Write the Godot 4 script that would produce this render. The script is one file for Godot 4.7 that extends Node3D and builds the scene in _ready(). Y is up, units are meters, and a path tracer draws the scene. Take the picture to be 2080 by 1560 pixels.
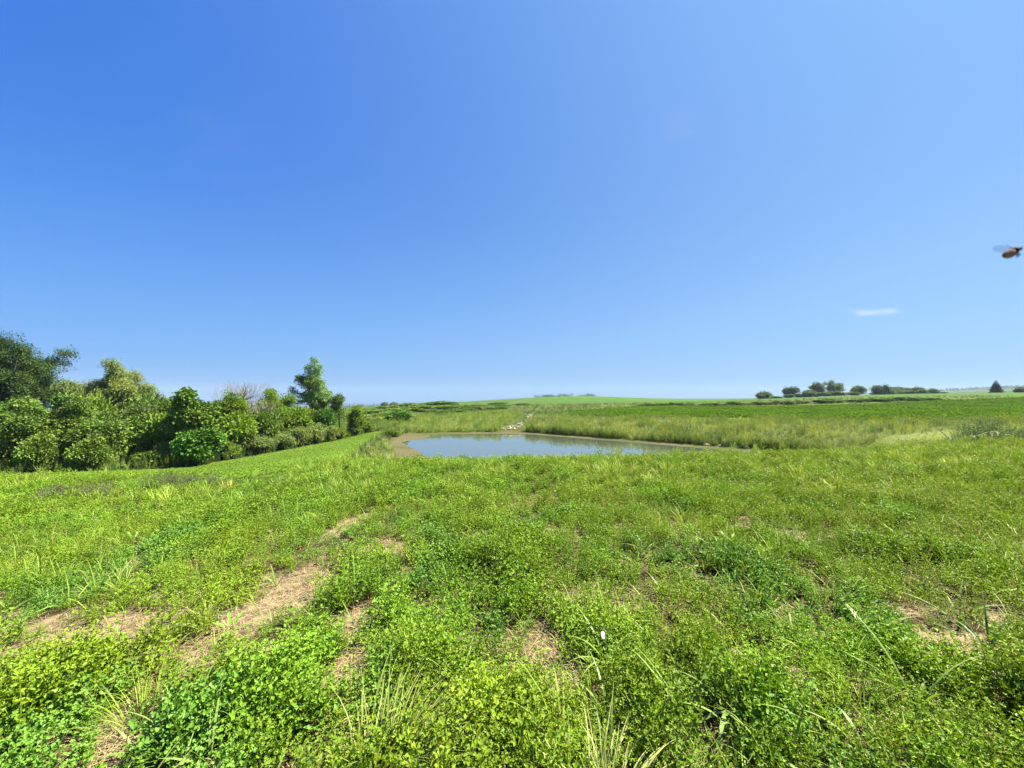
extends Node3D

const WATER := -2.6
const EXPOSURE := 4.3
var rng := RandomNumberGenerator.new()
var taken := {}
var patch_noise := FastNoiseLite.new()
var tint_noise := FastNoiseLite.new()
var bump_noise := FastNoiseLite.new()
var hills := PackedFloat32Array()
const GU := 150
const GV := 170
const U_MOST := 1.9
var v_low := log(6.0)
var v_high := log(3700.0)
var mats := {}

# ------------------------------------------------------------------ mesh helper
class Shape:
	var v := PackedVector3Array()
	var c := PackedColorArray()
	var i := PackedInt32Array()

	func tri(p: Vector3, q: Vector3, r: Vector3, col: Color) -> void:
		var n := v.size()
		v.append(p); v.append(q); v.append(r)
		c.append(col); c.append(col); c.append(col)
		i.append(n); i.append(n + 1); i.append(n + 2)

	func quad(p: Vector3, q: Vector3, r: Vector3, s: Vector3, col: Color) -> void:
		var n := v.size()
		v.append(p); v.append(q); v.append(r); v.append(s)
		for k in 4: c.append(col)
		for k in [0, 1, 2, 0, 2, 3]: i.append(n + k)

	func leaf(p: Vector3, dir: Vector3, nrm: Vector3, length: float, width: float, fold: float, col: Color) -> void:
		var side := dir.cross(nrm).normalized()
		var mid := p + dir * length * 0.58
		var lift := nrm * fold * width
		var n := v.size()
		v.append(p); v.append(mid + side * width * 0.5 + lift); v.append(p + dir * length - nrm * fold * width * 0.6); v.append(mid - side * width * 0.5 + lift)
		for k in 4: c.append(col)
		for k in [0, 1, 2, 0, 2, 3]: i.append(n + k)

	func blade(p: Vector3, up: Vector3, lean: Vector3, length: float, width: float, bend: float, steps: int, col: Color) -> void:
		var side := up.cross(lean).normalized()
		var at := p
		var n := v.size()
		for k in steps + 1:
			var t := float(k) / steps
			var w := width * 0.5 * (0.75 + 0.5 * t if t < 0.5 else 2.0 * (1.0 - t) + 0.02)
			v.append(at + side * w); v.append(at - side * w)
			var shade := col
			c.append(shade); c.append(shade)
			if k < steps:
				i.append(n + 2 * k); i.append(n + 2 * k + 1); i.append(n + 2 * k + 3)
				i.append(n + 2 * k); i.append(n + 2 * k + 3); i.append(n + 2 * k + 2)
			var a := bend * (t + 0.15)
			at += (up * cos(a) + lean * sin(a)) * length / steps

	func tube(path: Array, radii: Array, sides: int, col: Color) -> void:
		var n := v.size()
		for k in path.size():
			var along: Vector3 = (path[mini(k + 1, path.size() - 1)] - path[maxi(k - 1, 0)]).normalized()
			var x := along.cross(Vector3(0.31, 0.2, 0.93)).normalized()
			var y := along.cross(x)
			for s in sides:
				var a := TAU * s / sides
				v.append(path[k] + (x * cos(a) + y * sin(a)) * radii[k])
				c.append(col)
		for k in path.size() - 1:
			for s in sides:
				var a := n + k * sides + s
				var b := n + k * sides + (s + 1) % sides
				for q in [a, b, b + sides, a, b + sides, a + sides]: i.append(q)

	func mesh(smooth := false) -> ArrayMesh:
		var m := ArrayMesh.new()
		var arrays := []
		arrays.resize(Mesh.ARRAY_MAX)
		arrays[Mesh.ARRAY_VERTEX] = v
		arrays[Mesh.ARRAY_COLOR] = c
		arrays[Mesh.ARRAY_INDEX] = i
		if smooth:
			var nrm := PackedVector3Array()
			nrm.resize(v.size())
			for k in range(0, i.size(), 3):
				var f := (v[i[k + 2]] - v[i[k]]).cross(v[i[k + 1]] - v[i[k]])
				for q in 3: nrm[i[k + q]] += f
			for k in nrm.size(): nrm[k] = nrm[k].normalized() if nrm[k].length() > 1e-12 else Vector3.UP
			arrays[Mesh.ARRAY_NORMAL] = nrm
		m.add_surface_from_arrays(Mesh.PRIMITIVE_TRIANGLES, arrays)
		return m

# ------------------------------------------------------------------ small helpers
func numbered(called: String) -> String:
	var n: int = taken.get(called, 0)
	taken[called] = n + 1
	return called if n == 0 else "%s_%03d" % [called, n]

func tag(o: Node, label: String, category := "", group := "", kind := "") -> Node:
	o.set_meta("label", label)
	if category: o.set_meta("category", category)
	if group: o.set_meta("group", group)
	if kind: o.set_meta("kind", kind)
	return o

func base(called: String, at: Vector3, turn := 0.0) -> Node3D:
	var o := Node3D.new()
	o.name = numbered(called)
	add_child(o)
	o.position = at
	o.rotation.y = turn
	return o

func part(called: String, m: Mesh, mat: Material, parent: Node = null, at := Vector3.ZERO) -> MeshInstance3D:
	var o := MeshInstance3D.new()
	o.name = called if parent else numbered(called)
	o.mesh = m
	o.material_override = mat
	o.position = at
	if parent: parent.add_child(o, true)
	else: add_child(o)
	return o

func many(called: String, m: Mesh, mat: Material, buffer: PackedFloat32Array, parent: Node) -> MultiMeshInstance3D:
	var mm := MultiMesh.new()
	mm.transform_format = MultiMesh.TRANSFORM_3D
	mm.use_colors = true
	mm.mesh = m
	var n := buffer.size() / 16
	mm.instance_count = n
	for k in n:
		var b := k * 16
		mm.set_instance_transform(k, Transform3D(Vector3(buffer[b], buffer[b + 4], buffer[b + 8]), Vector3(buffer[b + 1], buffer[b + 5], buffer[b + 9]), Vector3(buffer[b + 2], buffer[b + 6], buffer[b + 10]), Vector3(buffer[b + 3], buffer[b + 7], buffer[b + 11])))
		mm.set_instance_color(k, Color(buffer[b + 12], buffer[b + 13], buffer[b + 14], 1.0))
	var o := MultiMeshInstance3D.new()
	o.name = called
	o.multimesh = mm
	o.material_override = mat
	parent.add_child(o, true)
	return o

func joined(called: String, m: ArrayMesh, mat: Material, buffer: PackedFloat32Array, parent: Node) -> void:
	var from := m.surface_get_arrays(0)
	var fv: PackedVector3Array = from[Mesh.ARRAY_VERTEX]
	var fc: PackedColorArray = from[Mesh.ARRAY_COLOR]
	var fi: PackedInt32Array = from[Mesh.ARRAY_INDEX]
	var s := Shape.new()
	for k in buffer.size() / 16:
		var b := k * 16
		var n := s.v.size()
		s.v.append_array(Transform3D(Vector3(buffer[b], buffer[b + 4], buffer[b + 8]), Vector3(buffer[b + 1], buffer[b + 5], buffer[b + 9]), Vector3(buffer[b + 2], buffer[b + 6], buffer[b + 10]), Vector3(buffer[b + 3], buffer[b + 7], buffer[b + 11])) * fv)
		var tint := Color(buffer[b + 12], buffer[b + 13], buffer[b + 14]) * 0.77
		for c in fc: s.c.append(c * tint)
		for q in fi: s.i.append(n + q)
	part(called, s.mesh(), mat, parent).set_meta("kind", "stuff")

func put(buffer: PackedFloat32Array, t: Transform3D, col: Color) -> void:
	var b := t.basis
	buffer.append_array([b.x.x, b.y.x, b.z.x, t.origin.x, b.x.y, b.y.y, b.z.y, t.origin.y, b.x.z, b.y.z, b.z.z, t.origin.z, col.r, col.g, col.b, 1.0])

func lin(r: float, g: float, b: float) -> Color:
	return Color(r, g, b).linear_to_srgb()

func leaf_material(called: String, r: float, g: float, b: float, rough := 0.5, through := 0.5, spec := 0.4) -> StandardMaterial3D:
	var m := StandardMaterial3D.new()
	m.resource_name = called
	m.albedo_color = lin(r, g, b)
	m.vertex_color_use_as_albedo = true
	m.roughness = rough
	m.metallic_specular = spec
	m.cull_mode = BaseMaterial3D.CULL_DISABLED
	if through > 0.0:
		m.backlight_enabled = true
		m.backlight = lin(through * 0.92, through, through * 0.3)
	mats[called] = m
	return m

func plain_material(called: String, r: float, g: float, b: float, rough := 0.8) -> StandardMaterial3D:
	var m := StandardMaterial3D.new()
	m.resource_name = called
	m.albedo_color = lin(r, g, b)
	m.roughness = rough
	mats[called] = m
	return m

func noise_picture(seed_: int, freq: float, size: int, low: float, high: float, octaves := 4) -> ImageTexture:
	var n := FastNoiseLite.new()
	n.seed = seed_
	n.frequency = freq
	n.fractal_octaves = octaves
	n.noise_type = FastNoiseLite.TYPE_SIMPLEX_SMOOTH
	var im := n.get_seamless_image(size, size)
	im.convert(Image.FORMAT_RGB8)
	for y in size:
		for x in size:
			var q := lerpf(low, high, im.get_pixel(x, y).r)
			im.set_pixel(x, y, Color(q, q, q))
	return ImageTexture.create_from_image(im)

func ball() -> Vector3:
	while true:
		var p := Vector3(rng.randf_range(-1, 1), rng.randf_range(-1, 1), rng.randf_range(-1, 1))
		if p.length_squared() < 1.0 and p.length_squared() > 0.001: return p
	return Vector3.UP

func upright(turn: float, tilt: float, tilt_to: float, s: float, tall := 1.0) -> Basis:
	return Basis(Vector3(cos(tilt_to), 0, sin(tilt_to)), tilt) * Basis(Vector3.UP, turn).scaled(Vector3(s, s * tall, s))

# ------------------------------------------------------------------ the lie of the land: x to the right, d metres ahead
const LEVELS := [[0, -4, 0], [-5, -4, -.2], [5, -4, .1], [0, 0, 0], [-3, 0, -.12], [3, 0, .05], [0, 4, -.04], [5, 4, .05], [9, 7, .06], [0, 8, -.18], [0, 13, -.42], [6, 13, -.33], [12, 13, -.14], [-5, 13, -.62], [0, 18, -1.1],
	[-18.5, 14, -1.18], [-13.1, 14, -0.96], [-6.8, 10, -0.58], [-8.5, 8, -0.64], [-5.2, 4, -0.31], [-16.2, 20, -1.95], [-14.6, 26, -2.00], [-15.6, 36, -2.25], [-17.9, 50, -2.41], [-9.5, 25, -1.80], [-13.4, 42, -2.36], [-31.7, 24, -2.72], [-26.7, 25, -2.74], [-36.3, 34, -3.24], [-22.0, 27, -2.75],
	[-23.0, 60, -2.07], [-30.7, 80, -1.67], [-49.9, 130, -1.39], [-163.8, 400, -4.53], [-10.0, 56, -2.40], [-11.8, 66, -1.68], [-16.1, 90, -1.16], [-25.1, 140, -0.55], [-35.8, 200, 0.07], [0.0, 56, -2.25], [2.9, 75, -1.08], [1.2, 90, -0.70], [0.0, 130, 0.27], [0.0, 280, 3.7], [57.4, 320, 7.0], [140, 320, 4.0], [28.7, 160, 0.78], [12.5, 70, -0.99],
	[24.6, 62, -0.85], [39.7, 100, 0.07], [47.6, 120, 0.68], [115.3, 250, 2.7], [36.5, 55, -0.79], [69.9, 105, 0.39], [93.3, 140, 2.1], [157.9, 220, 4.2], [43.7, 45, -0.58], [97.3, 100, 0.96], [146.1, 150, 4.29], [53.1, 40, -0.34], [126.5, 95, 1.60], [200.0, 150, 4.86], [24.1, 22, -0.89], [18.5, 14, 0.05], [23.2, 24, -1.00], [16.8, 20, -0.87],
	[0.0, 1000, -0.96], [1970.3, 1600, 59.00], [1558.9, 1600, 38.48], [707.1, 1200, 4.0], [245.9, 1200, 0.0], [-652.6, 1500, -21.41], [-1996.1, 1500, -21.41], [-399.2, 300, -3.77], [-79.5, 60, -4.66]]
var shore_poly := PackedVector2Array([Vector2(-14.2, 51), Vector2(-9, 53), Vector2(-3, 53.8), Vector2(2.8, 53), Vector2(8.4, 47.4), Vector2(14, 41.8), Vector2(19, 36.6), Vector2(23, 32.4), Vector2(25, 29), Vector2(20, 23.5), Vector2(12, 21), Vector2(4, 21), Vector2(-4, 22.5), Vector2(-8.0, 27), Vector2(-10.0, 33), Vector2(-12.2, 39), Vector2(-13.8, 46)])
var water_poly := PackedVector2Array([Vector2(-11, 50.6), Vector2(-7, 51.9), Vector2(-2.5, 52.4), Vector2(2.2, 51.7), Vector2(7.6, 46.2), Vector2(13.2, 40.6), Vector2(18, 35.4), Vector2(20.4, 31.6), Vector2(20.9, 28.8), Vector2(18, 24.6), Vector2(12, 22), Vector2(4, 22), Vector2(-3, 24), Vector2(-6.4, 29.5), Vector2(-8.4, 34), Vector2(-10.4, 38), Vector2(-11.9, 41.2), Vector2(-11.2, 43.5), Vector2(-10.4, 46), Vector2(-10.2, 48.6)])
var path_poly := PackedVector2Array([Vector2(-9, 9.8), Vector2(-6.8, 10.2), Vector2(-6.6, 12.5), Vector2(-7.4, 15), Vector2(-9.4, 20), Vector2(-10.4, 25), Vector2(-13.2, 34), Vector2(-15.3, 44), Vector2(-17.2, 52), Vector2(-18.6, 52), Vector2(-18.5, 41), Vector2(-19.4, 31.5), Vector2(-22, 26.5), Vector2(-27, 23), Vector2(-36, 21.5), Vector2(-30, 18), Vector2(-20, 15.5), Vector2(-13, 12.5)])
var dark_poly := PackedVector2Array([Vector2(17.5, 16.8), Vector2(20.8, 19.5), Vector2(28, 24.5), Vector2(36, 27.5), Vector2(52, 28), Vector2(48, 17.5), Vector2(24, 16.5)])
var strip_poly := PackedVector2Array([Vector2(17.3, 17.2), Vector2(20.5, 19.8), Vector2(28, 25), Vector2(37, 28.2), Vector2(44, 29), Vector2(46, 33), Vector2(38, 33), Vector2(30, 31), Vector2(24, 28.5), Vector2(19, 23)])
var weed_poly := PackedVector2Array([Vector2(2.5, 53.4), Vector2(14, 41.9), Vector2(23.2, 32.4), Vector2(25.2, 29), Vector2(20.4, 23.2), Vector2(17, 19.5), Vector2(24, 16.8), Vector2(60, 16), Vector2(64, 36), Vector2(52, 40), Vector2(44, 45.5), Vector2(36.5, 55), Vector2(24.6, 62), Vector2(12.5, 70), Vector2(5.5, 80), Vector2(4, 74), Vector2(2.2, 64), Vector2(1, 57)])
var far_weed_poly := PackedVector2Array([Vector2(-20, 52.5), Vector2(-14.6, 51.2), Vector2(-9, 53.2), Vector2(-3, 54), Vector2(1.5, 53.6), Vector2(-1.6, 55), Vector2(-1.4, 58), Vector2(0.2, 63), Vector2(1.8, 69), Vector2(2.4, 76), Vector2(0, 92), Vector2(-14, 90), Vector2(-26, 78), Vector2(-27, 62)])
var soy_poly := PackedVector2Array([Vector2(12.5, 71), Vector2(24.6, 63), Vector2(36.5, 56), Vector2(44, 46.5), Vector2(52, 41), Vector2(64, 37), Vector2(100, 50), Vector2(190, 130), Vector2(146, 118), Vector2(97, 106), Vector2(70, 109), Vector2(47, 114), Vector2(30, 108), Vector2(16, 92), Vector2(9, 84)])
var pool_poly := PackedVector2Array()
var levels_weight := []

func edge_distance(p: Vector2, poly: PackedVector2Array) -> float:
	var best := 1e9
	for k in poly.size():
		best = minf(best, p.distance_squared_to(Geometry2D.get_closest_point_to_segment(p, poly[k], poly[(k + 1) % poly.size()])))
	return -sqrt(best) if Geometry2D.is_point_in_polygon(p, poly) else sqrt(best)

func chart(x: float, d: float) -> Vector2:
	var r := 10.0 + maxf(d, -4.0)
	return Vector2(clampf(x / r, -U_MOST, U_MOST), log(r))

func spread(r2: float) -> float:
	return 0.0 if r2 < 1e-12 else r2 * log(r2)

func prepare_land() -> void:
	var n := LEVELS.size()
	var a := []
	var spots: Array[Vector2] = []
	for q in LEVELS: spots.append(chart(q[0], q[1]))
	for r in n + 3:
		var row := PackedFloat64Array()
		row.resize(n + 4)
		a.append(row)
	for r in n:
		for s in n: a[r][s] = spread(spots[r].distance_squared_to(spots[s])) + (0.002 if r == s else 0.0)
		for s in 3:
			var q: float = [1.0, spots[r].x, spots[r].y][s]
			a[r][n + s] = q
			a[n + s][r] = q
		# heights far off are many times larger: work with height over distance
		a[r][n + 3] = LEVELS[r][2] / (12.0 + maxf(LEVELS[r][1], 0.0))
	var m := n + 3
	for k in m:
		var top := k
		for r in range(k + 1, m):
			if absf(a[r][k]) > absf(a[top][k]): top = r
		var swap: PackedFloat64Array = a[k]
		a[k] = a[top]
		a[top] = swap
		var lead: PackedFloat64Array = a[k]
		for r in range(k + 1, m):
			var row: PackedFloat64Array = a[r]
			var f := row[k] / lead[k]
			if f != 0.0:
				for s in range(k, m + 1): row[s] -= f * lead[s]
				a[r] = row
	var w := PackedFloat64Array()
	w.resize(m)
	for k in range(m - 1, -1, -1):
		var sum: float = a[k][m]
		for s in range(k + 1, m): sum -= a[k][s] * w[s]
		w[k] = sum / a[k][k]
	hills.resize((GU + 1) * (GV + 1))
	for j in GV + 1:
		var vv := lerpf(v_low, v_high, float(j) / GV)
		for k in GU + 1:
			var uu := lerpf(-U_MOST, U_MOST, float(k) / GU)
			var h := w[n] + w[n + 1] * uu + w[n + 2] * vv
			for s in n:
				var r2 := (spots[s].x - uu) * (spots[s].x - uu) + (spots[s].y - vv) * (spots[s].y - vv)
				if r2 > 1e-12: h += w[s] * r2 * log(r2)
			hills[j * (GU + 1) + k] = h * (12.0 + maxf(exp(vv) - 10.0, 0.0))

func ground(x: float, d: float) -> float:
	var q := chart(x, d)
	var fu := clampf((q.x + U_MOST) / (2.0 * U_MOST) * GU, 0.0, GU - 0.001)
	var fv := clampf((q.y - v_low) / (v_high - v_low) * GV, 0.0, GV - 0.001)
	var ku := int(fu)
	var kv := int(fv)
	fu -= ku
	fv -= kv
	var at := kv * (GU + 1) + ku
	var h := lerpf(lerpf(hills[at], hills[at + 1], fu), lerpf(hills[at + GU + 1], hills[at + GU + 2], fu), fv)
	if d < 60.0: h += bump_noise.get_noise_2d(x * 3.0, d * 3.0) * 0.045
	if d > 60.0: h += bump_noise.get_noise_2d(x * 0.6, d * 0.6) * minf(0.2, (d - 60.0) * 0.01)
	if x > -22.0 and x < 33.0 and d > 13.0 and d < 62.0:
		var p := Vector2(x, d)
		var sd := edge_distance(p, shore_poly)
		if sd > 0.0 and sd < 7.0:
			h = lerpf(WATER + 0.10 + sd * 0.12, h, smoothstep(0.0, 7.0, sd))
		elif sd <= 0.0:
			var sw := edge_distance(p, water_poly)
			if sw > 0.0: h = WATER + 0.02 + 0.08 * sw / (sw - sd + 0.001) + bump_noise.get_noise_2d(x * 9.0, d * 9.0) * 0.03
			else: h = WATER + maxf(sw * 0.3, -1.5) + 0.02
	return h

# ------------------------------------------------------------------ sky, sun and camera
func set_stage() -> void:
	var cam := Camera3D.new()
	cam.name = "camera"
	cam.fov = 90.0
	cam.near = 0.05
	cam.far = 9000.0
	cam.position = Vector3(0, 1.6, 0)
	cam.rotation.x = atan(38.0 / 780.0)
	var lens := CameraAttributesPhysical.new()
	lens.frustum_focal_length = 12.0
	lens.frustum_focus_distance = 8.0
	lens.frustum_near = 0.05
	lens.frustum_far = 9000.0
	lens.exposure_aperture = 6.5
	cam.attributes = lens
	add_child(cam)
	cam.current = true

	var to_sun := Vector3(cos(deg_to_rad(56)) * sin(deg_to_rad(72)), sin(deg_to_rad(56)), -cos(deg_to_rad(56)) * cos(deg_to_rad(72)))
	var sun := DirectionalLight3D.new()
	sun.name = "sun"
	sun.light_energy = 1.6
	sun.light_color = Color(1.0, 0.955, 0.88)
	sun.light_angular_distance = 0.53
	sun.shadow_enabled = true
	add_child(sun)
	sun.look_at_from_position(to_sun * 50.0, Vector3.ZERO, Vector3.UP)

	# clear air: pale near the ground and round the sun, deep blue opposite it
	var im := Image.create(512, 256, false, Image.FORMAT_RGBF)
	for y in 256:
		var up := PI * (0.5 - (y + 0.5) / 256.0)
		for x in 512:
			var round_ := TAU * ((x + 0.5) / 512.0 - 0.5)
			var dir := Vector3(sin(round_) * cos(up), sin(up), -cos(round_) * cos(up))
			im.set_pixel(x, y, air(dir, to_sun))
	im.resize(2048, 1024, Image.INTERPOLATE_CUBIC)
	cloud(im, 43.3, 9.85, 2.7, 0.45, 0.55, 3, -0.12)
	cloud(im, 2.75, 1.75, 0.32, 0.16, 0.30, 9, 0.0)
	cloud(im, -1.0, 2.35, 1.6, 0.16, 0.10, 17, 0.0)
	cloud(im, -14.0, 1.9, 1.0, 0.15, 0.10, 27, 0.0)
	cloud(im, -37.5, 29.5, 6.0, 5.0, 0.018, 21, 0.3)
	cloud(im, 24.0, 34.0, 4.0, 2.5, 0.035, 33, 0.1)
	var sky_look := PanoramaSkyMaterial.new()
	sky_look.panorama = ImageTexture.create_from_image(im)
	var sky := Sky.new()
	sky.sky_material = sky_look
	var e := Environment.new()
	e.background_mode = Environment.BG_SKY
	e.sky = sky
	e.sky_rotation = Vector3(0, PI, 0)
	e.tonemap_mode = Environment.TONE_MAPPER_LINEAR
	e.tonemap_exposure = EXPOSURE
	e.sdfgi_enabled = true
	e.ssao_enabled = true
	e.ssil_enabled = true
	e.fog_enabled = true
	e.fog_density = 0.00014
	e.fog_light_color = Color(0.80, 0.88, 0.97)
	var world := WorldEnvironment.new()
	world.name = "world_environment"
	world.environment = e
	add_child(world)

func air(dir: Vector3, to_sun: Vector3) -> Color:
	var low := pow(1.0 - clampf(dir.y, 0.0, 1.0), 3.0)
	var rim := pow(1.0 - clampf(dir.y, 0.0, 1.0), 12.0)
	var glow := exp(-rad_to_deg(dir.angle_to(to_sun)) / 40.0)
	var near_sun := dir.dot(to_sun)
	var r := maxf(0.03, -0.068 + 0.381 * low - 0.165 * rim + 0.352 * glow + 0.129 * near_sun)
	var g := maxf(0.12, 0.052 + 0.586 * low - 0.330 * rim + 0.654 * glow + 0.088 * near_sun)
	var b := maxf(0.4, 0.645 + 0.399 * low - 0.500 * rim + 0.661 * glow - 0.049 * near_sun)
	return Color(r, g, b) / EXPOSURE

func cloud(im: Image, azimuth: float, height: float, half_wide: float, half_high: float, share: float, seed_: int, slope: float) -> void:
	var n := FastNoiseLite.new()
	n.seed = seed_
	n.frequency = 0.9 / half_wide
	n.fractal_octaves = 4
	var per := 2048.0 / 360.0
	var cx := (azimuth + 180.0) * per
	var cy := (90.0 - height) * per
	for y in range(int(cy - half_high * 2.5 * per) - 2, int(cy + half_high * 2.5 * per) + 3):
		for x in range(int(cx - half_wide * 2.5 * per) - 2, int(cx + half_wide * 2.5 * per) + 3):
			var ax := (x + 0.5 - cx) / per
			var ay := (cy - y - 0.5) / per - ax * slope
			var q := n.get_noise_2d(ax, ay * 3.0)
			var f := 1.0 - sqrt(pow(ax / half_wide, 2) + pow(ay / half_high, 2)) + q * 0.9
			f = smoothstep(0.0, 0.9, f) * share
			if f > 0.0:
				var old := im.get_pixel(x, y)
				im.set_pixel(x, y, old.lerp(Color(0.80, 0.90, 0.97) / EXPOSURE, f))

# ------------------------------------------------------------------ ground and water
const BARE := [[-2.0, 3.55, .34, .85], [-2.12, 2.75, .26, .45], [-2.4, 5.7, .22, .8], [-3.0, 3.15, .42, .3], [-3.5, 2.85, .4, .22], [-4.6, 3.4, .3, .16], [-1.85, 1.5, .4, .42], [-1.0, 1.5, .22, .32], [-2.9, 2.75, .5, .16], [-3.9, 3.2, .3, .2], [-1.15, 3.0, .22, .25], [-1.0, 2.45, .2, .32], [.2, 2.55, .2, .35], [2.85, 2.5, .42, .2], [3.7, 2.75, .35, .18], [-3.3, 2.2, .3, .16], [.55, 1.55, .2, .16], [2.4, 1.85, .14, .22], [-2.7, 1.85, .25, .14], [1.5, 2.3, .26, .14], [-1.55, 4.5, .25, .5], [0.2, 6.4, .3, .3], [3.2, 4.6, .3, .2], [.6, 3.3, .16, .2]]

func bare(x: float, d: float) -> float:
	var most := 0.0
	if d < 7.5:
		var wob := patch_noise.get_noise_2d(x * 30.0, d * 30.0) * 0.9
		var spots := patch_noise.get_noise_2d(x * 13.0 + 40.0, d * 13.0)
		var worn := maxf(1.0 - Vector2((x + 2.5) / 2.1, (d - 3.0) / 1.5).length(), 1.0 - Vector2((x + 1.7) / 1.1, (d - 1.6) / 0.6).length())
		most = clampf((spots - 0.40 + clampf(worn, 0.0, 0.55) * 0.5) * 3.0, 0.0, 0.75)
		for q in BARE:
			var f := 1.05 - Vector2((x - q[0]) / (q[2] * 1.08), (d - q[1]) / (q[3] * 1.05)).length() + wob
			most = maxf(most, f)
	return clampf(most * 1.5, 0.0, 1.0)

func inside(x: float, d: float, poly: PackedVector2Array) -> bool:
	return Geometry2D.is_point_in_polygon(Vector2(x, d), poly)

func cover(x: float, d: float) -> Color:
	var n := tint_noise.get_noise_2d(x * 0.4, d * 0.4)
	var col := Color(0.034, 0.080, 0.014)
	if d < 24.0 and x > -20.0 - d:
		col = Color(0.075, 0.062, 0.028).lerp(Color(0.255, 0.20, 0.12), bare(x, d))
		col = col.lerp(Color(0.05, 0.075, 0.018), smoothstep(5.0, 13.0, d))
	if d > 12.0 and d < 95.0:
		if inside(x, d, path_poly): col = Color(0.10, 0.175, 0.02)
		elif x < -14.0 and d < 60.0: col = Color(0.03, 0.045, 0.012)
		elif inside(x, d, soy_poly): col = Color(0.060, 0.150, 0.012)
		elif inside(x + n * 5.0, d + n * 3.0, strip_poly): col = Color(0.15, 0.185, 0.055)
		elif inside(x, d, weed_poly) or inside(x, d, far_weed_poly): col = Color(0.10, 0.125, 0.03)
		elif d < 60.0 and x > -16.0 and x < 27.0: col = Color(0.09, 0.10, 0.03)
	elif d >= 95.0:
		if inside(x, d, soy_poly): col = Color(0.060, 0.150, 0.012)
		else:
			var lane := d + x * 0.18 + n * 6.0
			if x > -5.0 and d < 400.0:
				if lane < 128.0: col = Color(0.075, 0.105, 0.026)
				elif lane < 165.0: col = Color(0.098, 0.132, 0.034)
				elif lane < 215.0: col = Color(0.058, 0.140, 0.018)
				elif lane < 235.0: col = Color(0.085, 0.11, 0.03)
				elif lane < 262.0: col = Color(0.062, 0.150, 0.018)
				elif lane < 272.0: col = Color(0.08, 0.11, 0.03)
				else: col = Color(0.066, 0.155, 0.019)
			elif x <= -5.0: col = Color(0.07, 0.125, 0.026)
	if x > -16.0 and x < 27.0 and d > 20.0 and d < 55.0 and inside(x, d, shore_poly):
		col = Color(0.138, 0.124, 0.064).lerp(Color(0.075, 0.094, 0.028), clampf(0.5 + n * 1.6, 0.0, 1.0))
	var k := 1.0 + 0.28 * n
	return Color(col.r * k, col.g * k, col.b * k) / 0.42

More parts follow.
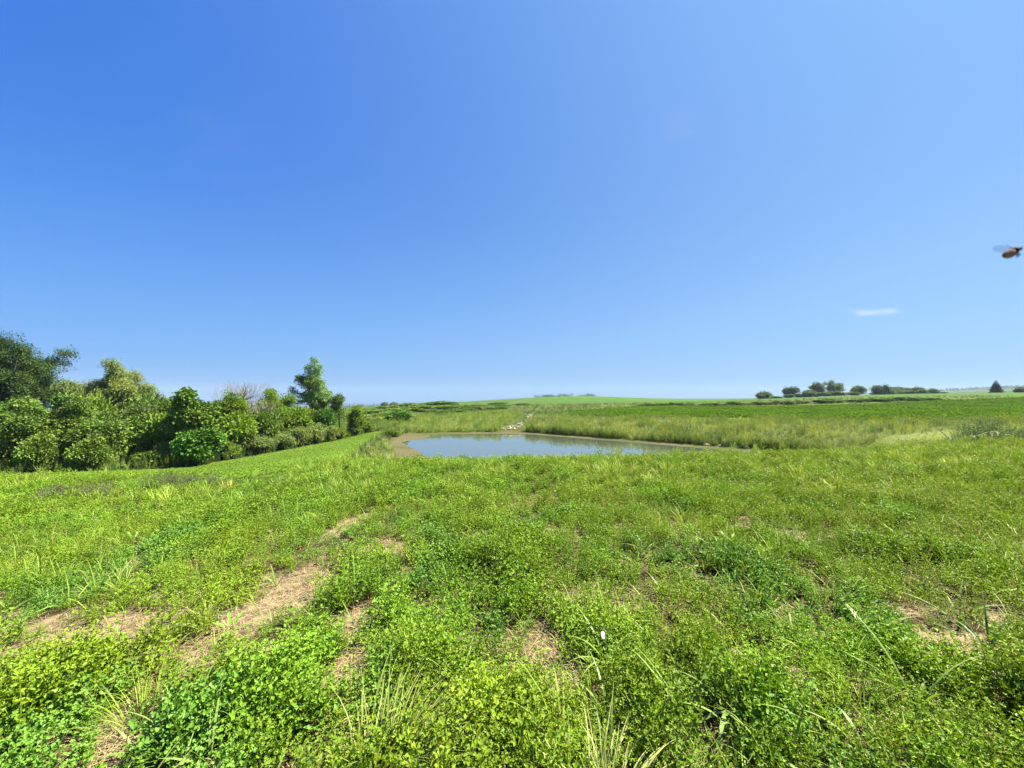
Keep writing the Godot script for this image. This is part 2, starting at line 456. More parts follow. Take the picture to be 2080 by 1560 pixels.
func build_ground() -> void:
	var xs := PackedFloat32Array()
	var ds := PackedFloat32Array()
	var side: Array[float] = []
	var q := 0.0
	while q < 26.0:
		side.append(q)
		q += 0.3
	while q < 2300.0:
		side.append(q)
		q += 0.3 + (q - 26.0) * 0.05
	for k in range(side.size() - 1, 0, -1): xs.append(-side[k])
	for k in side.size(): xs.append(side[k])
	q = -60.0
	while q < -3.0:
		ds.append(q)
		q += 6.0
	q = -3.0
	while q < 8.0:
		ds.append(q)
		q += 0.12
	while q < 58.0:
		ds.append(q)
		q += 0.42
	while q < 2200.0:
		ds.append(q)
		q += 0.42 + (q - 58.0) * 0.04
	var nx := xs.size()
	var nd := ds.size()
	var v := PackedVector3Array()
	var c := PackedColorArray()
	var nrm := PackedVector3Array()
	var index := PackedInt32Array()
	v.resize(nx * nd)
	c.resize(nx * nd)
	nrm.resize(nx * nd)
	for j in nd:
		for k in nx:
			var at := j * nx + k
			v[at] = Vector3(xs[k], ground(xs[k], ds[j]), -ds[j])
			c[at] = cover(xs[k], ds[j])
	for j in nd:
		for k in nx:
			var dx := v[j * nx + mini(k + 1, nx - 1)] - v[j * nx + maxi(k - 1, 0)]
			var dd := v[mini(j + 1, nd - 1) * nx + k] - v[maxi(j - 1, 0) * nx + k]
			nrm[j * nx + k] = dx.cross(dd).normalized()
			if j < nd - 1 and k < nx - 1:
				var a := j * nx + k
				# nearer row j, farther row j+1: far-left, far-right, near-right run clockwise from above
				index.append_array([a + nx, a + nx + 1, a + 1, a + nx, a + 1, a])
	var arrays := []
	arrays.resize(Mesh.ARRAY_MAX)
	arrays[Mesh.ARRAY_VERTEX] = v
	arrays[Mesh.ARRAY_COLOR] = c
	arrays[Mesh.ARRAY_NORMAL] = nrm
	arrays[Mesh.ARRAY_INDEX] = index
	var m := ArrayMesh.new()
	m.add_surface_from_arrays(Mesh.PRIMITIVE_TRIANGLES, arrays)
	var look := plain_material("soil and grass cover", 0.5, 0.5, 0.5, 0.95)
	look.vertex_color_use_as_albedo = true
	look.metallic_specular = 0.15
	look.albedo_texture = noise_picture(5, 0.035, 512, 0.5, 1.0, 5)
	look.uv1_triplanar = true
	look.uv1_world_triplanar = true
	look.uv1_scale = Vector3(0.31, 0.31, 0.31)
	look.heightmap_enabled = true
	look.heightmap_scale = 3.0
	look.heightmap_texture = look.albedo_texture
	tag(part("ground", m, look), "rolling ground of meadow soil, mown path, muddy pond shore and far fields", "ground", "", "structure")

	# the pond
	var s := Shape.new()
	var ids := Geometry2D.triangulate_polygon(shore_poly)
	for k in range(0, ids.size(), 3):
		var f: Array[Vector3] = []
		for q2 in 3: f.append(Vector3(shore_poly[ids[k + q2]].x, WATER, -shore_poly[ids[k + q2]].y))
		if (f[2] - f[0]).cross(f[1] - f[0]).y > 0.0: s.tri(f[0], f[1], f[2], Color.WHITE)
		else: s.tri(f[0], f[2], f[1], Color.WHITE)
	var wet := plain_material("murky water", 0.050, 0.062, 0.044, 0.02)
	wet.metallic_specular = 0.42
	wet.normal_enabled = true
	var ripple := FastNoiseLite.new()
	ripple.seed = 8
	ripple.frequency = 0.02
	ripple.fractal_octaves = 3
	var rim := ripple.get_seamless_image(256, 256)
	rim.bump_map_to_normal_map(1.0)
	wet.normal_texture = ImageTexture.create_from_image(rim)
	wet.normal_scale = 0.05
	wet.uv1_triplanar = true
	wet.uv1_world_triplanar = true
	wet.uv1_scale = Vector3(0.5, 0.5, 0.2)
	tag(part("pond_water", s.mesh(), wet), "still pond reflecting the blue sky below the meadow", "pond", "", "structure")

# ------------------------------------------------------------------ low plants
func alfalfa_plant(stems: int, tall: float, leaf_long: float, leaf_wide: float, nodes: int, splay: float) -> ArrayMesh:
	var s := Shape.new()
	for k in stems:
		var a := TAU * (k + rng.randf() * 0.7) / stems
		var out := Vector3(cos(a), 0, sin(a))
		var foot := out * rng.randf_range(0.0, 0.03)
		var lean := rng.randf_range(0.15, 1.0) * splay
		var h := tall * rng.randf_range(0.65, 1.1)
		var tip := foot + (Vector3.UP + out * lean).normalized() * h
		var stem_col := Color(0.75, 0.72, 0.75)
		s.blade(foot, (tip - foot).normalized(), out.cross(Vector3.UP), h, 0.004, 0.2, 2, stem_col)
		for q in nodes:
			var t := (q + 0.6) / nodes
			t = lerpf(0.22, 1.0, t)
			var at := foot.lerp(tip, t)
			var b := q * 2.4 + rng.randf() * 1.2
			var dir := Vector3(cos(b), rng.randf_range(0.15, 0.9), sin(b)).normalized()
			at += dir * rng.randf_range(0.012, 0.03)
			var bright := rng.randf_range(0.72, 1.0)
			var col := Color(bright * rng.randf_range(0.82, 1.0), bright, bright * rng.randf_range(0.7, 1.0))
			var size := lerpf(1.1, 0.72, t) * rng.randf_range(0.8, 1.15)
			var nrm := (Vector3.UP * 0.8 + ball() * 1.1).normalized()
			for l in 3:
				var c := b + (l - 1) * 1.15
				var ld := Vector3(cos(c), rng.randf_range(-0.25, 1.1), sin(c)).normalized()
				var ln := (nrm - ld * nrm.dot(ld)).normalized()
				s.leaf(at, ld, ln, leaf_long * size, leaf_wide * size, 0.18, col)
	return s.mesh()

func grass_clump(blades: int, long: float, wide: float, bend: float, splay: float, low := 0.7) -> ArrayMesh:
	var s := Shape.new()
	for k in blades:
		var a := rng.randf() * TAU
		var out := Vector3(cos(a), 0, sin(a))
		var up := (Vector3.UP + out * rng.randf_range(0.0, splay)).normalized()
		var b := rng.randf_range(low, 1.0)
		s.blade(out * rng.randf_range(0.0, 0.05) * long / 0.25, up, (out - up * out.dot(up)).normalized(), long * rng.randf_range(0.5, 1.1), wide * rng.randf_range(0.7, 1.2), bend * rng.randf_range(0.3, 1.2), 4, Color(b, b, b * rng.randf_range(0.8, 1.0)))
	return s.mesh()

func weed_stand(stems: int, tall: float, leaf_long: float, leaf_wide: float, leaves: int, plume: float) -> ArrayMesh:
	var s := Shape.new()
	for k in stems:
		var a := rng.randf() * TAU
		var out := Vector3(cos(a), 0, sin(a))
		var foot := out * rng.randf_range(0.0, 0.22) * tall
		var h := tall * rng.randf_range(0.6, 1.08)
		var dir := (Vector3.UP + out * rng.randf_range(0.0, 0.3)).normalized()
		s.blade(foot, dir, out.cross(Vector3.UP), h, 0.012, 0.15, 2, Color(0.8, 0.75, 0.7))
		for q in leaves:
			var t := lerpf(0.12, 1.0, (q + rng.randf()) / leaves)
			var b := rng.randf() * TAU
			var ld := Vector3(cos(b), rng.randf_range(-0.1, 0.9), sin(b)).normalized()
			var ln := (Vector3.UP + ball() * 0.7)
			ln = (ln - ld * ln.dot(ld)).normalized()
			var br := rng.randf_range(0.65, 1.0)
			s.leaf(foot + dir * h * t, ld, ln, leaf_long * lerpf(1.15, 0.5, t) * rng.randf_range(0.7, 1.2), leaf_wide * rng.randf_range(0.7, 1.2), 0.15, Color(br, br, br))
		if plume > 0.0:
			for q in 5:
				var pd := (Vector3.UP + ball() * 0.55).normalized()
				s.leaf(foot + dir * h * 0.97, pd, pd.cross(Vector3(0.3, 0.1, 0.9)).normalized(), plume * rng.randf_range(0.6, 1.2), plume * 0.28, 0.1, Color(1.0, 1.0, 0.7))
	return s.mesh()

func tuft_of_straw() -> ArrayMesh:
	var s := Shape.new()
	for k in 14:
		var a := rng.randf() * TAU
		var dir := Vector3(cos(a), rng.randf_range(-0.05, 0.16), sin(a)).normalized()
		var br := rng.randf_range(0.55, 1.0)
		s.blade(Vector3(rng.randf_range(-0.07, 0.07), rng.randf_range(0.004, 0.02), rng.randf_range(-0.07, 0.07)), dir, Vector3.UP, rng.randf_range(0.05, 0.16), rng.randf_range(0.002, 0.004), -0.2, 2, Color(br, br * 0.97, br * 0.92))
	return s.mesh()

func meadow_tint(x: float, d: float) -> Color:
	# yellower to the right and beyond, bluer in some clumps
	var y := smoothstep(-1.0, 9.0, x + d * 0.25) * 0.34 + tint_noise.get_noise_2d(x * 2.2 + 50.0, d * 2.2) * 0.55
	var b := 1.0 + tint_noise.get_noise_2d(x * 5.0, d * 5.0 + 90.0) * 0.35
	y = clampf(y, -0.35, 1.0)
	return Color((0.94 + 0.42 * y) * b, (1.0 + 0.06 * y) * b, (1.0 - 0.35 * y) * b)

func scatter(far0: float, far1: float, gap: float, margin: float, visit: int, store: Array) -> void:
	var d := far0
	while d < far1:
		var reach := 1.42 * d + margin
		var x := -reach
		while x < reach:
			settle(x + rng.randf_range(-0.6, 0.6) * gap, d + rng.randf_range(-0.6, 0.6) * gap, visit, store, gap)
			x += gap
		d += gap

func in_meadow(x: float, d: float) -> bool:
	if d > 9.5:
		var w := patch_noise.get_noise_2d(x * 6.0, d * 6.0) * 2.2 + rng.randf_range(-0.7, 0.7)
		if x < -5.0 and inside(x + w - 0.4, d + w * 0.7 + 0.3, path_poly): return false
		if x < -17.0 - 0.0 * d and d > 14.5: return false
		if inside(x, d, weed_poly): return false
		if x > 15.0 and d > 16.5: return false
		if edge_distance(Vector2(x, d), shore_poly) < 1.2: return false
		if x < -10.5 and d > 17.0: return false
	return d < 27.0

func settle(x: float, d: float, visit: int, store: Array, gap: float) -> void:
	if visit == 0: # alfalfa and clover
		if not in_meadow(x, d): return
		var b := bare(x, d)
		if rng.randf() < b * 1.05: return
		var clump := patch_noise.get_noise_2d(x * 9.0, d * 9.0)
		var thin := patch_noise.get_noise_2d(x * 3.0 + 300.0, d * 3.0)
		if rng.randf() > 0.86 + clump * 0.7: return
		var grassy := patch_noise.get_noise_2d(x * 2.5 - 200.0, d * 2.5 + 70.0)
		if d > 9.0 and rng.randf() < 0.35 + grassy: return
		var s := (1.0 + clump * 0.55 + thin * 0.3) * rng.randf_range(0.6, 1.35) * lerpf(1.0, 0.6, b)
		for q in CLUMPS:
			var f := Vector2((x - q[0]) / q[2], (d - q[1]) / q[2]).length()
			if f < 1.0: s *= lerpf(1.0 + (q[3] - 1.0) * 0.75, 1.0, f * f)
		s = clampf(s, 0.4, 1.8) * (0.82 if d < 6.0 else 0.9)
		var kind := rng.randi() % 4
		if patch_noise.get_noise_2d(x * 4.0 + 900.0, d * 4.0) > 0.22 and d < 6.0: kind = 4 + rng.randi() % 2
		if d > 6.5: kind = 6 + rng.randi() % 3
		var far := 1.0 + smoothstep(7.0, 20.0, d) * 0.35
		put(store[kind], Transform3D(upright(rng.randf() * TAU, rng.randf() * 0.25, rng.randf() * TAU, s * far, rng.randf_range(0.75, 1.35)), Vector3(x, ground(x, d) - 0.005, -d)), meadow_tint(x, d) * rng.randf_range(0.85, 1.12))
	elif visit == 1: # grass among it
		if not in_meadow(x, d): return
		var b := bare(x, d)
		if rng.randf() < b * 0.93: return
		var grassy := patch_noise.get_noise_2d(x * 2.5 - 200.0, d * 2.5 + 70.0)
		if rng.randf() > 0.5 + grassy * 1.3 + smoothstep(6.0, 14.0, d) * 0.25: return
		var s := rng.randf_range(0.6, 1.25) * (1.0 + grassy * 0.5) * lerpf(1.0, 0.55, b)
		var kind := rng.randi() % 3
		if d > 8.0: kind = 3 + rng.randi() % 2
		elif rng.randf() < 0.05: kind = 5
		elif rng.randf() < 0.04: kind = 6
		var tint := meadow_tint(x, d)
		if rng.randf() < 0.04: tint = Color(1.8, 1.3, 1.9)
		put(store[kind], Transform3D(upright(rng.randf() * TAU, rng.randf() * 0.3, rng.randf() * TAU, s), Vector3(x, ground(x, d) - 0.005, -d)), tint * rng.randf_range(0.85, 1.2))
	elif visit == 2: # straw
		if not in_meadow(x, d): return
		var b := bare(x, d)
		if rng.randf() > 0.16 + b * 1.1: return
		put(store[0], Transform3D(upright(rng.randf() * TAU, rng.randf() * 0.12, rng.randf() * TAU, rng.randf_range(0.7, 1.3)), Vector3(x, ground(x, d) + 0.003, -d)), Color(1, 1, 1) * rng.randf_range(0.6, 1.1))
	elif visit == 3: # mown path
		if not inside(x, d, path_poly): return
		var n := 1.0 + tint_noise.get_noise_2d(x * 2.0, d * 2.0) * 0.5
		put(store[rng.randi() % 2], Transform3D(upright(rng.randf() * TAU, rng.randf() * 0.2, rng.randf() * TAU, rng.randf_range(0.8, 1.3)), Vector3(x, ground(x, d) - 0.01, -d)), Color(1.0, 1.0, 1.0) * n * rng.randf_range(0.9, 1.1))
	elif visit == 4: # bank weeds
		var p := Vector2(x, d)
		var right := inside(x, d, weed_poly)
		var beyond := inside(x, d, far_weed_poly)
		if x > -1.7 and x < 1.4 and d > 53.0 and d < 60.0: return
		var side := x < -9.5 and x > -16.5 and d > 17.0 and d < 52.0 and not inside(x, d, path_poly) and edge_distance(p, shore_poly) > 0.4
		var front := x > -16.0 and x < 27.0 and d < 33.0 and edge_distance(p, shore_poly) > 0.3 and edge_distance(p, shore_poly) < 1.6
		if not (right or beyond or side or front): return
		var n := patch_noise.get_noise_2d(x * 1.3, d * 1.3)
		var m := tint_noise.get_noise_2d(x * 1.5 + 20.0, d * 1.5)
		var lane := absf((x - 23.0) * 0.55 - (d - 20.0) * 1.0 + 4.0) # the flattened pale strip that climbs to the right
		var h := rng.randf_range(0.6, 1.25) * (1.0 + n * 1.0)
		var kind := 0
		var tint := Color(1, 1, 1)
		if right:
			kind = 2 + rng.randi() % 2 if n + rng.randf_range(-0.3, 0.3) > 0.1 else rng.randi() % 2
			if n < -0.16 and rng.randf() < 0.45: kind = 5
			tint = Color(1.02 + m * 0.6, 1.0 + m * 0.32, 1.0 - m * 0.2)
			if m > 0.22 and d < 46.0 and rng.randf() < 0.4: kind = 4
			var wob := patch_noise.get_noise_2d(x * 3.0, d * 3.0) * 3.0
			if inside(x + wob, d + wob * 0.5, dark_poly):
				kind = 5
				h *= clampf(0.45 + (x - 18.0) * 0.05, 0.45, 1.0)
			elif inside(x + wob, d + wob * 0.6, strip_poly):
				kind = rng.randi() % 2
				h *= 0.42
				tint = Color(1.2, 1.12, 1.15)
			else: h *= 0.7
			var shore := edge_distance(p, shore_poly)
			if shore < 2.5:
				h *= 1.25
				if rng.randf() < 0.5: kind = 2
		elif beyond:
			kind = rng.randi() % 4
			tint = Color(1.0 + m * 0.3, 1.05, 1.0)
			h *= 0.8
		elif side:
			kind = 1 if rng.randf() < 0.5 else 5
			h *= 0.7 if d < 40.0 else 0.9
		else:
			kind = rng.randi() % 2
			h *= 0.6
		put(store[kind], Transform3D(upright(rng.randf() * TAU, rng.randf() * 0.2, rng.randf() * TAU, h), Vector3(x, ground(x, d) - 0.02, -d)), tint * rng.randf_range(0.8, 1.15))
	elif visit == 8 and not (x > -2.2 and x < 1.8 and d > 52.5): # fringe leaning over the water
		var near := edge_distance(Vector2(x, d), shore_poly)
		if near < 0.05 or near > 1.3 or x < -9.0 and d < 52.0 or d < 28.5: return
		var h := rng.randf_range(0.75, 1.25) * (1.0 + patch_noise.get_noise_2d(x * 2.0, d * 2.0) * 0.5) * (0.75 if x < 2.0 else 1.1)
		put(store[[0, 2, 2, 3, 1][rng.randi() % 5]], Transform3D(upright(rng.randf() * TAU, rng.randf() * 0.25, rng.randf() * TAU, h), Vector3(x, ground(x, d) - 0.02, -d)), Color(0.9, 0.95, 0.85) * rng.randf_range(0.75, 1.1))
	elif visit == 5: # crop
		if not inside(x, d, soy_poly): return
		put(store[rng.randi() % 2], Transform3D(upright(rng.randf() * TAU, 0.0, 0.0, rng.randf_range(0.8, 1.25)), Vector3(x, ground(x, d) - 0.03, -d)), Color(1, 1, 1) * rng.randf_range(0.94, 1.05) * (1.0 + 0.3 * tint_noise.get_noise_2d(x * 0.5, d * 0.5)))
	elif visit == 6: # growth under the wood
		if x > -15.0 or d < 21.5 or inside(x, d, path_poly): return
		var edge := edge_distance(Vector2(x, d), path_poly)
		if edge > 9.0 or edge < 0.15 and rng.randf() < 0.5: return
		if d > 51.0 and x > -17.0: return
		var h := clampf(0.55 + edge * 0.22, 0.5, 1.3) * rng.randf_range(0.7, 1.25)
		put(store[[0, 2, 3, 5, 5, 3][rng.randi() % 6]], Transform3D(upright(rng.randf() * TAU, rng.randf() * 0.2, rng.randf() * TAU, h), Vector3(x, ground(x, d) - 0.03, -d)), Color(0.95, 1.05, 0.9) * rng.randf_range(0.75, 1.15))
	elif visit == 7: # rough far growth
		if inside(x, d, soy_poly) or d < 76.0: return
		var lane := d + x * 0.18 + tint_noise.get_noise_2d(x * 0.4, d * 0.4) * 6.0
		if x > -4.0 and lane > 165.0: return
		var n := patch_noise.get_noise_2d(x * 0.5, d * 0.5)
		if rng.randf() > 0.5 + n: return
		put(store[[0, 2, 3, 5][rng.randi() % 4]], Transform3D(upright(rng.randf() * TAU, 0.1, rng.randf() * TAU, rng.randf_range(1.0, 1.9), 0.55), Vector3(x, ground(x, d) - 0.03, -d)), Color(0.85, 0.85, 0.95) * rng.randf_range(0.7, 1.05))

const CLUMPS := [[-1.35, 2.25, .5, 1.65], [-2.75, 2.3, .5, 1.5], [-.35, 1.75, .4, 1.45], [-.15, 4.0, .7, 1.5], [-.7, 3.3, .6, 1.4], [-1.5, 3.75, .4, 1.5], [-2.2, 2.55, .2, 1.3], [2.9, 1.95, .4, 1.7], [1.2, 1.75, .5, 1.2], [-1.9, 3.0, .2, 1.3], [-.5, 5.5, 1.0, 1.35], [-4.5, 6.0, 1.2, 1.4], [2.2, 3.6, .8, 1.2]]

func empty(n: int) -> Array:
	var a := []
	for k in n: a.append(PackedFloat32Array())
	return a

func grow(root: Node3D, names: Array, meshes: Array, looks: Array, store: Array) -> void:
	for k in meshes.size():
		if store[k].size(): many(names[k], meshes[k], looks[k], store[k], root)

func plant_meadow() -> void:
	var leaf := leaf_material("alfalfa leaf", 0.200, 0.290, 0.022, 0.5, 0.5, 0.3)
	var blue := leaf_material("clover leaf", 0.165, 0.275, 0.038, 0.5, 0.45, 0.3)
	var grass := leaf_material("meadow grass", 0.230, 0.325, 0.045, 0.5, 0.55, 0.3)
	var straw := leaf_material("dry straw", 0.46, 0.37, 0.21, 0.8, 0.2, 0.3)
	var store := empty(9)
	scatter(0.75, 2.6, 0.068, 1.2, 0, store)
	scatter(2.6, 6.5, 0.095, 1.6, 0, store)
	scatter(6.5, 13.0, 0.14, 1.6, 0, store)
	scatter(13.0, 27.0, 0.24, 1.0, 0, store)
	var shapes := []
	for k in 4: shapes.append(alfalfa_plant(5 + k % 2, [0.15, 0.19, 0.21, 0.24][k], [0.019, 0.023, 0.025, 0.020][k], [0.0110, 0.0135, 0.0145, 0.0105][k], [9, 10, 10, 12][k], [0.9, 0.7, 0.55, 0.4][k]))
	for k in 2: shapes.append(alfalfa_plant(7, 0.17, 0.023, 0.019, 7, 0.85))
	for k in 3: shapes.append(alfalfa_plant(6, 0.19, 0.030, 0.018, 8, 0.8))
	var root := base("alfalfa_meadow", Vector3.ZERO)
	tag(root, "dense green alfalfa and clover covering the foreground meadow", "alfalfa", "", "stuff")
	grow(root, ["alfalfa", "alfalfa", "alfalfa", "alfalfa", "clover", "clover", "far_alfalfa", "far_alfalfa", "far_alfalfa"], shapes, [leaf, leaf, leaf, leaf, blue, blue, leaf, leaf, leaf], store)

	store = empty(7)
	scatter(0.75, 8.0, 0.15, 1.4, 1, store)
	scatter(8.0, 27.0, 0.26, 1.0, 1, store)
	shapes = []
	for k in 3: shapes.append(grass_clump([12, 18, 8][k], [0.2, 0.26, 0.32][k], [0.004, 0.0045, 0.007][k], [0.9, 1.3, 1.6][k], [0.4, 0.6, 0.7][k]))
	for k in 2: shapes.append(grass_clump(22, 0.27, 0.009, 1.1, 0.6))
	var stalk := Shape.new()
	for k in 3:
		var dir := (Vector3.UP + ball() * 0.35).normalized()
		var h := rng.randf_range(0.26, 0.38)
		stalk.blade(Vector3.ZERO, dir, dir.cross(Vector3(0.2, 0, 0.9)).normalized(), h, 0.0025, 0.3, 4, Color(0.95, 0.85, 0.8))
		for q in 16: stalk.leaf(dir * h * rng.randf_range(0.78, 0.98), (dir + ball() * 0.7).normalized(), ball().normalized(), 0.012, 0.004, 0.1, Color(1.0, 0.85, 0.9))
	shapes.append(stalk.mesh())
	var dock := Shape.new()
	for k in 7:
		var a := TAU * k / 7.0 + rng.randf() * 0.5
		var dir := Vector3(cos(a), rng.randf_range(0.5, 1.4), sin(a)).normalized()
		var nrm := (Vector3.UP - dir * dir.y).normalized()
		var at := dir * 0.04
		for q in 2: dock.leaf(at + dir * 0.055 * q, (dir - nrm * 0.25 * q).normalized(), nrm, 0.085, 0.036, 0.15, Color(0.8, 1.0, 0.9))
	shapes.append(dock.mesh())
	root = base("meadow_grass", Vector3.ZERO)
	tag(root, "thin grass growing between the alfalfa plants of the meadow", "grass", "", "stuff")
	grow(root, ["grass", "grass", "grass", "far_grass", "far_grass", "seed_stalk", "broad_leaf"], shapes, [grass, grass, grass, grass, grass, leaf_material("faded seed stalk", 0.42, 0.38, 0.17, 0.6, 0.4, 0.2), blue], store)

	store = empty(1)
	scatter(0.9, 7.5, 0.085, 1.0, 2, store)
	root = base("dry_straw", Vector3.ZERO)
	tag(root, "dry tan straw lying on the bare soil patches of the meadow", "straw", "", "stuff")
	grow(root, ["straw"], [tuft_of_straw()], [straw], store)

	store = empty(2)
	scatter(9.5, 20.0, 0.22, 0.0, 3, store)
	scatter(20.0, 53.0, 0.34, 0.0, 3, store)
	root = base("mown_grass", Vector3.ZERO)
	tag(root, "short bright green mown grass of the path curving along the wood", "grass", "", "stuff")
	grow(root, ["grass", "grass"], [grass_clump(34, 0.085, 0.012, 0.8, 1.3, 0.8), grass_clump(34, 0.085, 0.012, 0.8, 1.3, 0.8)], [leaf_material("mown grass", 0.150, 0.255, 0.030, 0.6, 0.65, 0.2), mats["mown grass"]], store)

func plant_banks() -> void:
	var pale := leaf_material("pale bank grass", 0.290, 0.365, 0.110, 0.6, 0.6, 0.2)
	var weed := leaf_material("bank weed", 0.205, 0.280, 0.064, 0.6, 0.55, 0.2)
	var gold := leaf_material("yellow weed", 0.270, 0.320, 0.035, 0.6, 0.6, 0.2)
	var dark := leaf_material("dark weed", 0.125, 0.195, 0.055, 0.6, 0.5, 0.2)
	var looks := [pale, pale, weed, weed, gold, dark]
	var names := ["tall_grass", "tall_grass", "weed", "weed", "yellow_weed", "dark_weed"]
	var shapes := [grass_clump(30, 0.85, 0.012, 0.9, 0.45), grass_clump(26, 0.75, 0.016, 1.1, 0.6), weed_stand(8, 0.95, 0.13, 0.03, 18, 0.0), weed_stand(9, 0.85, 0.10, 0.035, 18, 0.10), weed_stand(8, 0.85, 0.10, 0.03, 15, 0.16), weed_stand(9, 0.85, 0.11, 0.035, 20, 0.0)]
	var store := empty(6)
	scatter(15.0, 95.0, 0.48, 0.0, 4, store)
	scatter(28.0, 56.0, 0.3, 0.0, 8, store)
	var root := base("bank_weeds", Vector3.ZERO)
	tag(root, "tall pale grass and weeds growing on the banks round the pond", "weeds", "", "stuff")
	grow(root, names, shapes, looks, store)
	store = empty(6)
	scatter(21.0, 62.0, 0.55, 0.0, 6, store)
	root = base("wood_undergrowth", Vector3.ZERO)
	tag(root, "leafy green undergrowth along the foot of the wood on the left", "undergrowth", "", "stuff")
	grow(root, names, shapes, looks, store)
	store = empty(6)
	scatter(76.0, 175.0, 1.5, 0.0, 7, store)
	root = base("rough_pasture", Vector3.ZERO)
	tag(root, "rough olive growth on the low slopes beyond the pond", "weeds", "", "stuff")
	grow(root, names, shapes, looks, store)
	var ashy := leaf_material("grey weed", 0.150, 0.175, 0.100, 0.7, 0.4, 0.2)
	store = empty(1)
	for q in [[-10.6, 9.4, 1.1, 0.5], [-9.1, 10.6, 1.2, 0.35], [-3.3, 3.9, 0.0, 0.0], [17.6, 15.6, 2.0, 0.5]]:
		for k in 46:
			if q[2] == 0.0: continue
			var p := ball()
			put(store[0], Transform3D(upright(rng.randf() * TAU, rng.randf() * 0.25, rng.randf() * TAU, rng.randf_range(0.28, 0.48)), stand(q[0] + p.x * q[2], q[1] + p.z * q[3])), Color(1, 1, 1) * rng.randf_range(0.8, 1.15))
	root = base("grey_weeds", Vector3.ZERO)
	tag(root, "grey green weed patches among the alfalfa at the left of the meadow", "weeds", "", "stuff")
	grow(root, ["weed"], [weed_stand(9, 0.85, 0.10, 0.02, 22, 0.08)], [ashy], store)
	store = empty(2)
	scatter(38.0, 125.0, 0.7, 0.0, 5, store)
	var crop := leaf_material("crop leaf", 0.185, 0.320, 0.026, 0.8, 0.25, 0.05)
	root = base("field_crop", Vector3.ZERO)
	tag(root, "even dark green field crop behind the weedy pond bank", "crop", "", "stuff")
	grow(root, ["crop", "crop"], [weed_stand(11, 0.34, 0.15, 0.085, 11, 0.0), weed_stand(11, 0.34, 0.15, 0.085, 11, 0.0)], [crop, crop], store)

# ------------------------------------------------------------------ trees
func spray(leaves: int, reach: float, long: float, wide: float, droop: float) -> ArrayMesh:
	var s := Shape.new()
	for k in leaves:
		var at := ball() * reach
		at.y *= 0.75
		var dir := (Vector3(at.x, at.y * 0.5, at.z).normalized() * 0.8 + ball() * 0.7 + Vector3.DOWN * droop).normalized()
		var nrm := (Vector3.UP * 0.8 + ball()).normalized()
		nrm = (nrm - dir * nrm.dot(dir)).normalized()
		var b := rng.randf_range(0.62, 1.0)
		s.leaf(at, dir, nrm, long * rng.randf_range(0.7, 1.2), wide * rng.randf_range(0.8, 1.2), 0.2, Color(b, b, b))
	return s.mesh()

